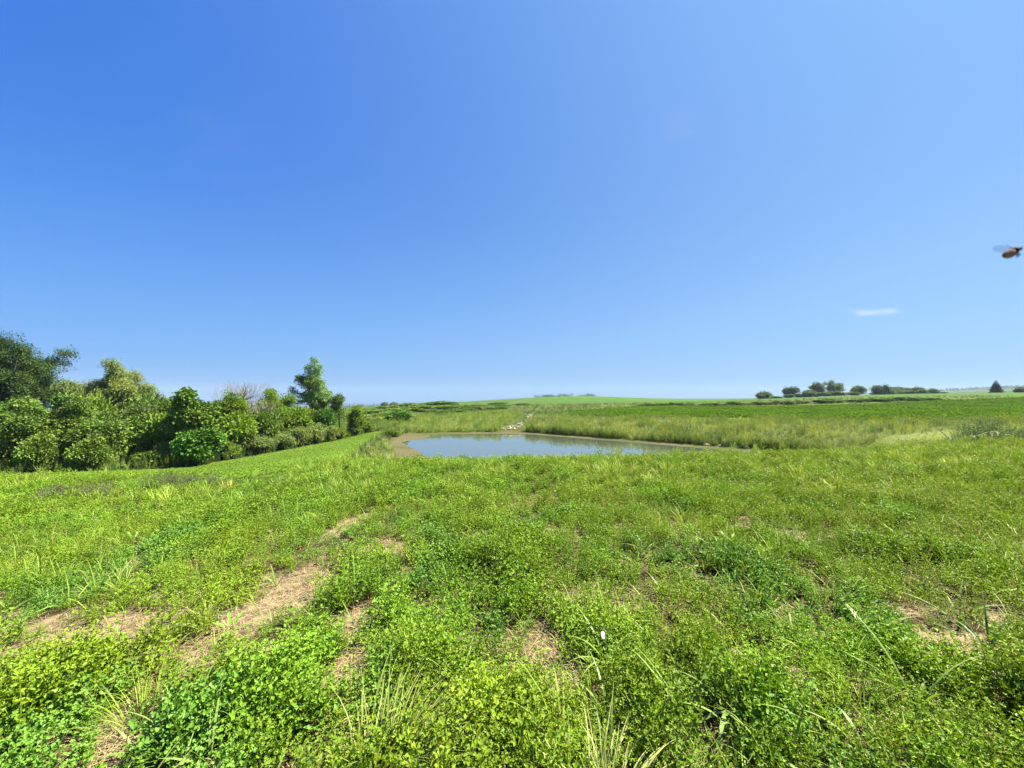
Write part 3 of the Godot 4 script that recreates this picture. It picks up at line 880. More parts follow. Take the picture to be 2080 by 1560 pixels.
# a crown of leaf clumps round the ends of limbs; sizes in metres, crown from low to high above the foot
func tree(called: String, at: Vector3, high: float, low: float, wide: float, o: Dictionary) -> Node3D:
	var root := base(called, at)
	var wood := Shape.new()
	var clumps: int = o.get("clumps", 30)
	var rc: float = o.get("clump", 0.7)
	var sprays: int = o.get("sprays", 30)
	var rx := wide * 0.5
	var ry := (high - low) * 0.5
	var mid := (high + low) * 0.5
	var lean: Vector3 = o.get("lean", Vector3.ZERO)
	var thick: float = o.get("trunk", 0.16)
	var fork := lerpf(low, high, 0.25)
	var top := Vector3(0, lerpf(mid, high, 0.6), 0) + lean
	var spine := [Vector3(0, -0.3, 0), Vector3(0, fork * 0.5, 0) + lean * 0.2 + ball() * 0.1, Vector3(0, fork, 0) + lean * 0.5, Vector3(0, mid, 0) + lean * 0.8 + ball() * 0.12, top]
	wood.tube(spine, [thick * 1.3, thick, thick * 0.8, thick * 0.5, thick * 0.15], 8, Color.WHITE)
	var ends := []
	var lop := rng.randf() * TAU
	var heads: Array[Vector3] = []
	var tones := []
	for k in maxi(6, clumps / 4):
		var hp := ball()
		heads.append(hp * (0.76 if hp.length() > 0.4 else 1.1))
		tones.append(rng.randf_range(0.8, 1.18))
	var shade := []
	for k in clumps:
		var which := k % heads.size()
		var p: Vector3 = heads[which] + ball() * 0.5
		if p.length() > 1.12: p = p.normalized() * 1.12
		shade.append(tones[which])
		var taper: float = o.get("taper", 0.0) # narrower above
		var squeeze := 1.0 - taper * (p.y * 0.5 + 0.5)
		var wob := 0.86 + 0.2 * sin(atan2(p.z, p.x) * 3.0 + lop) + rng.randf_range(-0.12, 0.12)
		ends.append(Vector3(p.x * (rx - rc * 0.6) * squeeze * wob, mid + p.y * (ry - rc * 0.6) * (0.9 + 0.1 * wob), p.z * (rx - rc * 0.6) * squeeze * wob) + lean * 0.8)
	for q in o.get("lobes", []): ends.append(q)
	for k in ends.size():
		var e: Vector3 = ends[k]
		var from: Vector3 = spine[2].lerp(spine[4], clampf((e.y - fork) / maxf(0.5, high - fork) * 0.8, 0.0, 0.95))
		var bow := from.lerp(e, 0.5) + Vector3(0, rng.randf_range(-0.1, 0.25), 0) * (e - from).length() * 0.4
		wood.tube([from, bow, e, e + (e - bow).normalized() * rc * 0.6], [thick * 0.32, thick * 0.2, thick * 0.1, 0.006], 5, Color.WHITE)
	part("trunk", wood.mesh(true), o.bark, root)
	if sprays > 0:
		var store := PackedFloat32Array()
		var hang: float = o.get("hang", 0.0)
		var stretch: float = o.get("stretch", 0.85)
		for w in ends.size():
			var e: Vector3 = ends[w]
			var r := rc * rng.randf_range(0.55, 1.3)
			var tone: float = rng.randf_range(0.88, 1.12) * (shade[w] if w < shade.size() else 1.0)
			var warm := rng.randf_range(-0.1, 0.12)
			for k in sprays:
				var u := ball().normalized()
				if u.y < -0.2 and rng.randf() < 0.5: u.y = -u.y
				var f := rng.randf_range(0.4, 1.0)
				if rng.randf() < 0.16: f *= rng.randf_range(1.1, 1.5)
				var p: Vector3 = e + u * r * f * Vector3(1.0, stretch, 1.0)
				if hang > 0.0: p.y -= rng.randf() * rng.randf() * hang
				if p.y < -0.2: p.y = rng.randf_range(0.0, 0.5)
				var b := tone * rng.randf_range(0.85, 1.15)
				put(store, Transform3D(Basis(ball().normalized(), rng.randf() * 0.7) * Basis(Vector3.UP, rng.randf() * TAU).scaled(Vector3.ONE * rng.randf_range(0.75, 1.25)), p), Color(b * (1.0 + warm), b, b * (1.0 - warm)))
		joined("crown", o.spray, o.leaf, store, root)
	return root

func stand(x: float, d: float, sink := 0.0) -> Vector3:
	return Vector3(x, ground(x, d) - sink, -d)

func plant_trees() -> void:
	var bark := plain_material("grey brown bark", 0.11, 0.085, 0.06, 0.9)
	var pale_bark := plain_material("bleached bark", 0.30, 0.26, 0.21, 0.9)
	var twig := plain_material("dry grey twigs", 0.17, 0.155, 0.13, 0.9)
	for m in [bark, pale_bark]:
		m.albedo_texture = noise_picture(12, 0.06, 128, 0.55, 1.0) if m == bark else bark.albedo_texture
		m.uv1_triplanar = true
		m.uv1_scale = Vector3(3, 0.8, 3)
	var broad := spray(13, 0.30, 0.16, 0.10, 0.0)
	var small := spray(16, 0.30, 0.15, 0.085, 0.0)
	var slim := spray(18, 0.32, 0.22, 0.05, 0.9)
	var big_leaf := spray(11, 0.32, 0.21, 0.15, 0.15)
	var L := {
		"dark": leaf_material("dark tree leaf", 0.076, 0.146, 0.035, 0.6, 0.35, 0.2),
		"willow": leaf_material("willow leaf", 0.264, 0.352, 0.090, 0.6, 0.42, 0.2),
		"olive": leaf_material("olive shrub leaf", 0.191, 0.314, 0.052, 0.6, 0.42, 0.2),
		"dull": leaf_material("dull olive leaf", 0.166, 0.244, 0.053, 0.6, 0.42, 0.2),
		"green": leaf_material("bright tree leaf", 0.164, 0.287, 0.039, 0.6, 0.42, 0.2),
		"yellow": leaf_material("yellow green leaf", 0.233, 0.359, 0.039, 0.6, 0.42, 0.2),
		"cotton": leaf_material("cottonwood leaf", 0.243, 0.421, 0.133, 0.6, 0.42, 0.2),
		"shade": leaf_material("deep green leaf", 0.118, 0.278, 0.040, 0.6, 0.42, 0.2),
	}
	var wood := "trees and shrubs of the wood on the left"
	# kind, x, d, top, bottom of the crown, width (heights above eye level zero plane)
	var list := [
		["big_tree", "tall dark green tree at the far left edge rising above the wood", "dark", small, -47.9, 36.0, 8.4, -1.6, 8.8, {"clumps": 105, "clump": 0.9, "sprays": 48, "trunk": 0.3, "stretch": 0.9}],
		["willow_tree", "pale grey olive willow in the gap beside the tall dark tree", "willow", slim, -43.5, 38.0, 4.9, -1.2, 3.9, {"clumps": 34, "clump": 0.66, "sprays": 34, "hang": 0.9, "trunk": 0.16}],
		["willow_tree", "olive willow with a rounded drooping top, second highest crown of the left wood", "willow", slim, -37.8, 36.0, 5.8, 0.4, 5.8, {"clumps": 48, "clump": 0.7, "sprays": 40, "hang": 0.9, "trunk": 0.2}],
		["willow_tree", "low drooping willow limb crown right of the rounded willow top", "willow", slim, -34.0, 35.0, 4.0, 0.3, 4.2, {"clumps": 34, "clump": 0.66, "sprays": 36, "hang": 0.8, "trunk": 0.15}],
		["broad_shrub", "yellowish olive shrub at the left edge below the tall dark tree", "olive", broad, -35.2, 27.0, 2.2, -3.2, 4.3, {"clumps": 54, "clump": 0.62, "sprays": 36, "trunk": 0.12}],
		["broad_shrub", "big yellowish olive shrub below the pale willow, foliage to the ground", "olive", broad, -30.8, 26.0, 2.2, -3.2, 4.3, {"clumps": 56, "clump": 0.62, "sprays": 36, "trunk": 0.12}],
		["broad_shrub", "lower olive shrub beside the shaded gap in the left wood", "olive", broad, -27.6, 26.0, 0.8, -3.2, 3.2, {"clumps": 40, "clump": 0.57, "sprays": 34, "trunk": 0.1}],
		["broad_shrub", "dull olive shrub standing back between the willow and the bright leafy tree", "dull", small, -29.6, 31.0, 1.4, -2.7, 4.4, {"clumps": 48, "clump": 0.62, "sprays": 34, "trunk": 0.12}],
		["leafy_tree", "bright green leafy tree with large leaves in the middle of the left wood", "green", big_leaf, -24.2, 29.0, 3.0, -2.7, 4.9, {"clumps": 62, "clump": 0.55, "sprays": 30, "trunk": 0.14, "taper": 0.4}],
		["leafy_tree", "green sapling crown poking up left of the bright leafy tree", "green", broad, -29.0, 33.0, 2.3, -1.4, 2.7, {"clumps": 20, "clump": 0.5, "sprays": 28, "trunk": 0.09}],
		["leafy_shrub", "dark leafy shrub below the bright leafy tree at the path edge", "shade", big_leaf, -21.8, 26.8, -0.2, -2.9, 3.0, {"clumps": 28, "clump": 0.5, "sprays": 30, "trunk": 0.08}],
		["small_tree", "yellow green tree right of the bright leafy tree, under the dead twigs", "yellow", small, -24.5, 34.0, 2.3, -2.2, 3.8, {"clumps": 46, "clump": 0.56, "sprays": 36, "trunk": 0.12}],
		["small_tree", "yellow green tree left of the tall cottonwood, with a flat top", "yellow", small, -23.4, 38.0, 3.1, -2.0, 4.6, {"clumps": 50, "clump": 0.6, "sprays": 36, "trunk": 0.13}],
		["small_tree", "thin olive tree before the grey dead branches", "dull", small, -24.2, 36.0, 1.9, -2.0, 3.0, {"clumps": 26, "clump": 0.52, "sprays": 30, "trunk": 0.1}],
		["cottonwood_tree", "tall slim cottonwood standing alone above the wood left of the pond", "cotton", broad, -22.7, 44.0, 6.7, -1.2, 6.0, {"clumps": 74, "clump": 0.44, "sprays": 22, "trunk": 0.17, "taper": 0.35, "stretch": 1.4}],
		["slender_tree", "slender olive tree with a bent trunk right of the tall cottonwood", "dull", small, -19.5, 44.0, 3.0, -0.4, 2.4, {"clumps": 17, "clump": 0.45, "sprays": 24, "trunk": 0.1, "lean": Vector3(-0.7, 0, 0)}],
		["leafy_shrub", "dark green shrub below the tall cottonwood", "shade", broad, -20.4, 42.0, 1.5, -2.4, 3.0, {"clumps": 30, "clump": 0.55, "sprays": 32, "trunk": 0.09}],
		["small_tree", "yellow green bush left of the foot of the tall cottonwood", "yellow", small, -23.1, 41.0, 1.8, -2.0, 3.2, {"clumps": 28, "clump": 0.55, "sprays": 32, "trunk": 0.09}],
		["small_tree", "yellow green bush at the right end of the left wood", "yellow", small, -19.2, 47.0, 1.35, -2.3, 2.6, {"clumps": 24, "clump": 0.52, "sprays": 30, "trunk": 0.08}],
		["small_tree", "dark tree standing deep in the wood behind the left shrubs", "shade", broad, -34.0, 31.0, 1.6, -3.2, 5.0, {"clumps": 44, "clump": 0.72, "sprays": 32, "trunk": 0.12}],
		["small_tree", "dark tree standing deep in the wood behind the bright leafy tree", "shade", broad, -27.0, 35.0, 1.0, -3.0, 5.0, {"clumps": 44, "clump": 0.72, "sprays": 32, "trunk": 0.12}],
	]
	for q in list:
		var foot := stand(q[4], q[5])
		var o: Dictionary = q[9]
		o.merge({"leaf": L[q[2]], "spray": q[3], "bark": bark})
		tag(tree(q[0], foot, q[6] - foot.y, maxf(q[7] - foot.y, 0.3), q[8], o), q[1], "shrub" if String(q[0]).ends_with("shrub") else "tree", wood)
	# leafless crowns and limbs
	for q in [["dead_tree", "bare reddish grey dead twigs sticking up above the yellow green tree", -26.6, 38.0, 3.8, 0.2, 4.2, 44], ["dead_tree", "grey dead branches hanging in the middle of the left wood", -22.9, 35.3, 1.9, -1.4, 2.4, 40]]:
		var foot := stand(q[2], q[3])
		var dead := tree(q[0], foot, q[4] - foot.y, q[5] - foot.y, q[6], {"clumps": q[7], "clump": 0.7, "sprays": 0, "trunk": 0.12, "bark": twig})
		tag(dead, q[1], "dead tree", wood)
		var fine := Shape.new()
		for k in (420 if q[7] == 44 else 160):
			var p := Vector3(rng.randf_range(-0.42, 0.42) * q[6], lerpf(q[5], q[4], rng.randf_range(0.25, 0.8)) - foot.y, rng.randf_range(-0.42, 0.42) * q[6])
			var dir := (Vector3(p.x * 0.25, 1.0, p.z * 0.25) + ball() * 0.5).normalized()
			fine.tube([p, p + dir * 0.5 + ball() * 0.06, p + dir * rng.randf_range(0.8, 1.1)], [0.012, 0.008, 0.003], 3, Color.WHITE)
		var tw := part("twigs", fine.mesh(), twig, dead)
		tw.set_meta("kind", "stuff")
	var poles := [["fallen_limb", "pale bare limb slanting out of the tall dark tree at the left edge", Vector3(-46.5, 3.4, -35.2), Vector3(-42.9, 5.2, -33.5), 0.10], ["fallen_limb", "bleached dead branch lying level among the left edge shrubs", Vector3(-38.0, -0.3, -27.3), Vector3(-32.4, 0.15, -24.9), 0.05], ["fallen_limb", "white broken branch slanting before the grey dead branches", Vector3(-23.9, 0.95, -34.4), Vector3(-22.6, 1.5, -34.2), 0.05], ["fallen_limb", "low bleached stick leaning in the shade under the left shrubs", Vector3(-34.6, -2.5, -24.2), Vector3(-31.6, -1.7, -23.9), 0.05]]
	for q in poles:
		var s := Shape.new()
		var way: Vector3 = q[3] - q[2]
		s.tube([Vector3.ZERO, way * 0.35 + Vector3(0, -0.12, 0) * way.length() * 0.4, way * 0.7, way], [q[4], q[4] * 0.8, q[4] * 0.55, q[4] * 0.2], 6, Color.WHITE)
		s.tube([way * 0.5, way * 0.62 + Vector3(0, 0.16, 0) * way.length(), way * 0.66 + Vector3(0.02, 0.27, 0) * way.length()], [q[4] * 0.5, q[4] * 0.35, q[4] * 0.1], 5, Color.WHITE)
		tag(part(q[0], s.mesh(true), pale_bark, null, q[2]), q[1], "branch", "bleached limbs in the left wood")

	# shrubs along the mown path
	var protos := []
	for k in 4:
		var look: Material = [L.olive, L.green, L.yellow, leaf_material("pale shrub leaf", 0.230, 0.314, 0.077, 0.6, 0.42, 0.2)][k]
		protos.append({"leaf": look, "spray": [small, big_leaf, small, slim][k], "bark": bark, "clumps": 22, "clump": 0.36, "sprays": 20, "trunk": 0.04})
	var edge := [[-25.0, 28.0, -1.32, 1.7, 0], [-25.4, 27.0, -1.73, 1.6, 1], [-22.6, 28.0, -1.50, 1.4, 1], [-21.9, 30.0, -1.34, 1.86, 0], [-20.9, 31.9, -1.09, 2.02, 3], [-20.4, 34.0, -1.01, 2.16, 3], [-20.0, 36.0, -0.63, 2.15, 3], [-19.6, 38.0, -0.48, 2.32, 3], [-19.3, 40.0, -0.79, 2.03, 3], [-19.2, 42.5, -1.12, 1.92, 2], [-22.3, 35.0, -0.36, 1.89, 3], [-21.9, 38.0, 0.05, 2.11, 2], [-19.3, 47.0, -0.98, 2.18, 0], [-19.2, 51.0, -0.76, 2.40, 2], [-29.6, 23.9, -0.4, 1.9, 0], [-26.9, 24.3, -0.6, 2.0, 0], [-33.0, 24.4, 0.0, 2.0, 0]]
	edge.sort_custom(func(a, b): return a[0] / a[1] < b[0] / b[1])
	var edge_label := ["small olive shrub in the row at the foot of the left wood", "small bright green shrub at the foot of the bright leafy tree", "small yellow green shrub at the right end of the left wood", "pale feathery shrub in the row beside the mown path"]
	var own := {}
	var words := ["first", "second", "third", "fourth", "fifth", "sixth"]
	var seen := [0, 0, 0, 0]
	for k in edge.size():
		own[k] = "%s from the left of the %s below the left wood" % [words[seen[edge[k][4]]], ["small olive shrubs", "small bright green shrubs", "small yellow green shrubs", "pale feathery shrubs"][edge[k][4]]]
		seen[edge[k][4]] += 1
	edge.append([-14.3, 46.5, -1.55, 2.0, 2])
	own[edge.size() - 1] = "low yellow green clump standing on the left muddy shore of the pond"
	copies("path_shrub", protos, edge, edge_label, "shrubs along the mown path", own)

	copies("understorey_shrub", protos, [[-31.5, 29.5, 0.7, 3.6, 0], [-28.5, 28.5, 0.2, 3.2, 1], [-26.6, 30.0, 0.7, 3.4, 2], [-23.0, 32.0, 0.8, 3.4, 2], [-22.2, 34.5, 1.0, 3.2, 0], [-21.6, 38.5, 1.0, 3.2, 2], [-21.0, 41.5, 0.9, 3.0, 0], [-25.6, 33.0, 1.6, 3.4, 2], [-38.0, 29.5, 1.4, 3.6, 0], [-33.0, 28.0, 0.9, 3.6, 2], [-32.5, 34.0, 2.2, 4.0, 0], [-35.5, 33.0, 2.2, 4.2, 2]], ["olive shrub filling the gaps between the trees of the left wood", "green shrub filling the gap left of the bright leafy tree", "yellow green shrub filling the gaps between the trees of the left wood", ""], "understorey of the left wood")

	# shrubs of the valley beyond the pond
	protos = []
	for k in 4:
		protos.append({"leaf": [L.shade, L.yellow, L.green, L.dull][k], "spray": spray(12, 0.32, 0.24, 0.17, 0.0), "bark": bark, "clumps": 26, "clump": 0.42, "sprays": 13, "trunk": 0.05})
	var valley := [[-24.2, 62.0, -0.30, 2.96, 1], [-22.0, 62.0, -0.77, 2.70, 1], [-21.9, 66.0, -0.68, 2.89, 1], [-18.5, 64.0, 0.62, 3.9, 0], [-18.7, 75.0, -0.9, 3.36, 1], [-19.3, 85.0, -0.6, 3.19, 0], [-16.3, 88.0, 0.03, 3.77, 0], [-14.0, 95.0, 0.1, 5.30, 0], [-20.7, 120.0, 0.77, 7.58, 2], [-11.5, 100.0, 0.2, 3.82, 0], [-9.7, 105.0, 0.6, 4.02, 3], [-7.0, 110.0, 0.4, 4.22, 0], [-3.7, 112.0, 0.5, 4.0, 0], [-32.3, 140.0, 0.57, 10.49, 2],
		[-34.9, 130.0, -0.13, 8.05, 0], [-38.4, 120.0, -0.25, 7.33, 1], [-39.4, 110.0, -0.5, 6.64, 2], [-56.6, 150.0, -0.5, 8.99, 1], [-21.5, 105.0, -0.3, 5.27, 3], [-19.2, 150.0, 0.85, 9.54, 2], [-13.3, 160.0, 1.0, 8.18, 0], [-43.8, 180.0, 1.1, 8.97, 1], [-42.3, 200.0, 2.0, 10.03, 0], [-38.1, 205.0, 2.6, 10.34, 2], [-32.0, 200.0, 2.4, 7.60, 0], [-49.1, 190.0, 1.7, 6.13, 0], [-52.1, 190.0, 1.7, 4.70, 1], [-53.3, 185.0, 1.0, 4.10, 2], [-52.2, 170.0, 0.6, 5.00, 1], [-55.3, 160.0, 0.3, 5.82, 0], [-28, 84, -0.5, 3.6, 1], [-30, 95, -0.4, 4.2, 2], [-26, 108, 0.1, 4.6, 1], [-16, 128, 0.6, 6.0, 2], [-3, 140, 1.1, 6.0, 0], [4, 150, 1.4, 5.0, 2], [-26, 170, 1.3, 8.0, 1], [-8, 185, 1.9, 8.0, 0]]
	copies("valley_shrub", protos, valley, ["dark green shrub among the valley shrubs beyond the pond", "yellow green shrub among the valley shrubs beyond the pond", "mid green shrub among the valley shrubs beyond the pond", "dull olive shrub among the valley shrubs beyond the pond"], "shrubs in the valley beyond the pond", {3: "round dark green shrub standing out at the far left shore of the pond", 6: "dark green shrub just left of the pale grassy mound, beyond the pond"})

	# the hedge on the bank behind the crop
	var hedge := []
	var hx := 40.0
	while hx < 129.0:
		var hd := 117.0 + rng.randf_range(-2.5, 2.5)
		hedge.append([hx, hd, ground(hx, hd) + rng.randf_range(0.6, 1.3) * (0.8 + (hx - 40.0) * 0.004), rng.randf_range(2.2, 5.0), [1, 0, 2, 3][rng.randi() % 4]])
		hx += rng.randf_range(1.5, 2.6)
	copies("hedge_shrub", protos, hedge, ["dark green shrub in the long hedge behind the crop field on the right", "yellow green shrub in the long hedge behind the crop field on the right", "mid green shrub in the long hedge behind the crop field on the right", "dull olive shrub in the long hedge behind the crop field on the right"], "shrubs of the field hedge")

	var low_row := []
	for q in [[141, 214, 5.6, 5], [158, 229, 5.4, 5], [163, 226, 6.4, 5], [171, 228, 6.9, 6], [178, 229, 7.6, 7], [184, 226, 8.0, 7], [191, 225, 8.6, 8], [197, 222, 7.8, 7], [209, 221, 7.6, 6], [216, 222, 8.2, 7], [221, 221, 8.6, 6], [227, 226, 9.2, 7], [232, 224, 8.6, 6], [237, 222, 9.0, 6], [245, 219, 7.4, 5]]: low_row.append([q[0], q[1], q[2], q[3], [3, 0, 3, 2][rng.randi() % 4]])
	copies("skyline_shrub", protos, low_row, ["dark shrub in the low growth under the trees on the right skyline", "", "mid green shrub in the low growth under the trees on the right skyline", "dull olive shrub in the low growth under the trees on the right skyline"], "low shrubs under the skyline trees")
	# trees on the right skyline
	var far_bark := bark
	var hazed_leaf := leaf_material("hazed skyline foliage", 0.235, 0.330, 0.175, 0.6, 0.6, 0.2)  # distance haze painted into the leaf colour: lifted paler and greyer
	var hazed_dark_leaf := leaf_material("darker hazed skyline foliage", 0.165, 0.240, 0.140, 0.6, 0.6, 0.2)  # darker crowns, also with painted haze lightening the green
	var blob := spray(14, 0.9, 0.6, 0.45, 0.0)
	var skyline := [["skyline_tree", "low round lone tree, leftmost of the trees on the right skyline", hazed_leaf, 137.1, 210.0, 7.25, 3.0, 6.8], ["skyline_tree", "upright tree left of the tall clump on the right skyline", hazed_dark_leaf, 166.7, 230.0, 11.0, 3.4, 8.6], ["skyline_tree", "tall dark tree at the left of the tall skyline clump", hazed_dark_leaf, 187.0, 235.0, 14.4, 4.0, 10.4], ["skyline_tree", "tallest broad tree of the clump on the right skyline", hazed_leaf, 199.2, 237.0, 15.4, 4.0, 12.5], ["skyline_tree", "rounded tree at the right of the tall skyline clump", hazed_leaf, 203.0, 225.0, 11.1, 3.9, 8.6], ["skyline_tree", "low tree at the left foot of the tall skyline clump", hazed_leaf, 174.0, 225.0, 8.2, 3.6, 7.0], ["skyline_tree", "dark lone tree right of the tall skyline clump", hazed_dark_leaf, 205.0, 214.0, 12.2, 4.8, 8.6], ["skyline_tree", "low tree right beside the dark lone skyline tree", hazed_leaf, 212.7, 218.0, 8.9, 4.4, 6.6], ["skyline_tree", "first bushy tree in the low skyline row left of the spruce", hazed_leaf, 222.8, 225.0, 9.7, 5.0, 7.4], ["skyline_tree", "middle bushy tree in the low skyline row left of the spruce", hazed_leaf, 233.5, 230.0, 10.4, 5.1, 8.2], ["skyline_tree", "darker bushy tree in the low skyline row left of the spruce", hazed_dark_leaf, 239.0, 225.0, 9.9, 5.0, 7.4], ["skyline_tree", "last low tree of the skyline row left of the spruce", hazed_leaf, 243.0, 221.0, 8.3, 5.0, 5.0], ["skyline_tree", "small tree in the gap between the round and upright skyline trees", hazed_leaf, 155.0, 232.0, 6.2, 3.4, 5.6], ["skyline_tree", "first of two tiny trees on the left horizon over the valley", hazed_dark_leaf, -109.8, 330.0, 0.9, -3.6, 7.0], ["skyline_tree", "second of two tiny trees on the left horizon over the valley", hazed_leaf, -92.2, 300.0, 0.2, -3.4, 6.0], ["skyline_tree", "small low tree at the far right edge of the skyline", hazed_dark_leaf, 252.0, 189.0, 7.6, 5.0, 4.6]]
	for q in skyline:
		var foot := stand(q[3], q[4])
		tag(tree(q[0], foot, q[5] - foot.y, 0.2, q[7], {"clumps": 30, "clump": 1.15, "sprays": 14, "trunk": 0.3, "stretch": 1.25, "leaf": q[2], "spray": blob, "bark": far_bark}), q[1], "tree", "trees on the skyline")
	var st := stand(239.8, 190.0)
	var spruce := base("spruce_tree", st)
	spruce.scale = Vector3.ONE * 0.85
	tag(spruce, "dark pointed spruce standing alone on the right skyline", "tree", "trees on the skyline")
	var trunk := Shape.new()
	trunk.tube([Vector3(0, -0.3, 0), Vector3(0, 6.6, 0)], [0.22, 0.03], 7, Color.WHITE)
	part("trunk", trunk.mesh(true), bark, spruce)
	var buf := PackedFloat32Array()
	for k in 1300:
		var t := sqrt(rng.randf())
		var a := rng.randf() * TAU
		var r := (0.04 + 2.8 * pow(t, 0.7)) * sqrt(rng.randf_range(0.25, 1.0)) * (0.78 + 0.14 * sin(t * 34.0) + 0.12 * sin(a * 5.0 + t * 9.0))
		put(buf, Transform3D(Basis(Vector3.UP, a).scaled(Vector3(0.8, 0.55, 0.8) * (0.22 + 0.6 * t)), Vector3(cos(a) * r, 7.4 * (1.0 - t) - r * 0.12 + 0.3, sin(a) * r)), Color(0.8, 0.95, 1.0) * rng.randf_range(0.7, 1.1))
	joined("crown", blob, leaf_material("spruce needles", 0.022, 0.046, 0.024, 0.7, 0.1), buf, spruce)

	# woods along the far ridge
	buf = PackedFloat32Array()
	for k in 900:
		var d := rng.randf_range(1250.0, 1600.0)
		var x := rng.randf_range(0.98, 1.5) * d
		if patch_noise.get_noise_2d(x * 0.02, d * 0.02) < -0.12: continue
		put(buf, Transform3D(Basis(Vector3.UP, rng.randf() * TAU).scaled(Vector3.ONE * rng.randf_range(5.0, 9.0)), Vector3(x, ground(x, d) + rng.randf_range(1.0, 5.0), -d)), Color(1, 1, 1) * rng.randf_range(0.8, 1.1))
	for k in 260:
		var d := rng.randf_range(900.0, 1500.0)
		var x := rng.randf_range(-0.5, -0.3) * d
		put(buf, Transform3D(Basis(Vector3.UP, rng.randf() * TAU).scaled(Vector3.ONE * rng.randf_range(4.0, 7.0)), Vector3(x, ground(x, d) + rng.randf_range(1.0, 5.0), -d)), Color(1, 1, 1) * rng.randf_range(0.8, 1.1))
	for k in 200:
		var d := rng.randf_range(330.0, 380.0)
		var x := rng.randf_range(0.04, 0.22) * d
		if patch_noise.get_noise_2d(x * 0.3, 7.0) < 0.0: continue
		put(buf, Transform3D(Basis(Vector3.UP, rng.randf() * TAU).scaled(Vector3.ONE * rng.randf_range(0.8, 1.4)), Vector3(x, ground(x, d) + rng.randf_range(0.5, 2.0), -d)), Color(1, 1, 1) * rng.randf_range(0.8, 1.1))
	var ridge := base("distant_woods", Vector3.ZERO)
	tag(ridge, "hazy blue green woods along the far ridge on the horizon", "woods", "", "stuff")
	many("foliage", blob, L.dark, buf, ridge)

# one build of each kind, then duplicates; rows are x, d, top, width, kind
func copies(called: String, protos: Array, rows: Array, labels: Array, group: String, own := {}) -> void:
	var made := {}
	for k in rows.size():
		var q: Array = rows[k]
		var foot := stand(q[0], q[1], 0.05)
		var o: Node3D
		if made.has(q[4]):
			o = made[q[4]].duplicate()
			o.name = numbered(called)
			add_child(o)
			o.position = foot
		else:
			o = tree(called, foot, 1.9, 0.15, 2.0, protos[q[4]])
			made[q[4]] = o
		var h := clampf(q[2] - foot.y, 0.7, 9.0)
		o.rotation.y = rng.randf() * TAU
		o.scale = Vector3(q[3] / 2.0, h / 1.9, q[3] / 2.0)
		tag(o, own.get(k, labels[q[4]]), "shrub", group)

# ------------------------------------------------------------------ stones, tufts and small things
func stone(seed_: int) -> ArrayMesh:
	var r := RandomNumberGenerator.new()
	r.seed = seed_
	var s := Shape.new()
	var cuts := []
	for k in 9: cuts.append([Vector3(r.randf_range(-1, 1), r.randf_range(-1, 1), r.randf_range(-1, 1)).normalized(), r.randf_range(0.62, 0.95)])
	var grid := []
	for y in 6:
		var row := []
		for x in 8:
			var a := TAU * x / 8.0
			var b := PI * y / 5.0
			var dir := Vector3(sin(b) * cos(a), cos(b), sin(b) * sin(a))
			var reach := 1.0
			for c in cuts:
				var q: float = dir.dot(c[0])
				if q > 0.05: reach = minf(reach, c[1] / q)
			row.append(dir * reach * Vector3(0.5, 0.36, 0.42))
		grid.append(row)
	for y in 5:
		for x in 8: s.quad(grid[y][x], grid[y][(x + 1) % 8], grid[y + 1][(x + 1) % 8], grid[y + 1][x], Color.WHITE)
	return s.mesh()

func lay_stones() -> void:
	var looks := []
	for k in 3:
		var m := plain_material("pale limestone", [0.45, 0.38, 0.28][k], [0.39, 0.33, 0.245][k], [0.26, 0.225, 0.17][k], 0.9)
		m.albedo_texture = noise_picture(40, 0.05, 64, 0.7, 1.0) if k == 0 else looks[0].albedo_texture
		m.uv1_triplanar = true
		looks.append(m)
	var shapes := []
	for k in 6: shapes.append(stone(70 + k))
	var line := [Vector2(-0.5, 55.2), Vector2(0.1, 58), Vector2(1.5, 62.5), Vector2(2.9, 68), Vector2(3.4, 73), Vector2(3.6, 77), Vector2(2.6, 83), Vector2(1.0, 90)]
	var wide := [1.25, 1.15, 0.75, 0.6, 0.5, 0.4, 0.4, 0.4]
	for k in 190:
		var t := pow(rng.randf(), 1.5) * (line.size() - 1.001)
		var leg := int(t)
		var p: Vector2 = line[leg].lerp(line[leg + 1], t - leg)
		p.x += rng.randf_range(-1, 1) * lerpf(wide[leg], wide[leg + 1], t - leg)
		var size := rng.randf_range(0.18, 0.34) * (1.7 if rng.randf() < 0.18 else 1.0)
		var o := part("limestone_rock", shapes[rng.randi() % 6], looks[rng.randi() % 3], null, stand(p.x, p.y) + Vector3(0, size * 0.2, 0))
		o.rotation = Vector3(rng.randf() * 0.6, rng.randf() * TAU, rng.randf() * 0.6)
		o.scale = Vector3.ONE * size
		tag(o, "pale limestone rock in the stone channel running down to the pond", "rock", "rocks of the stone channel")
	var shore := [[18.7, 37.1, 0.95, "flat white rock, leftmost of four on the right pond shore"], [19.6, 36.3, 0.6, "small white rock, second from the left on the right pond shore"], [20.5, 35.3, 0.6, "white rock, third from the left on the right pond shore"], [21.1, 34.8, 0.75, "rightmost white rock on the right pond shore"]]
	for q in shore:
		var o := part("shore_rock", shapes[rng.randi() % 6], looks[1], null, Vector3(q[0], WATER + 0.14, -q[1]))
		o.rotation.y = rng.randf() * TAU
		o.scale = Vector3(q[2], q[2] * 0.6, q[2] * 0.7)
		tag(o, q[3], "rock", "white rocks on the pond shore")

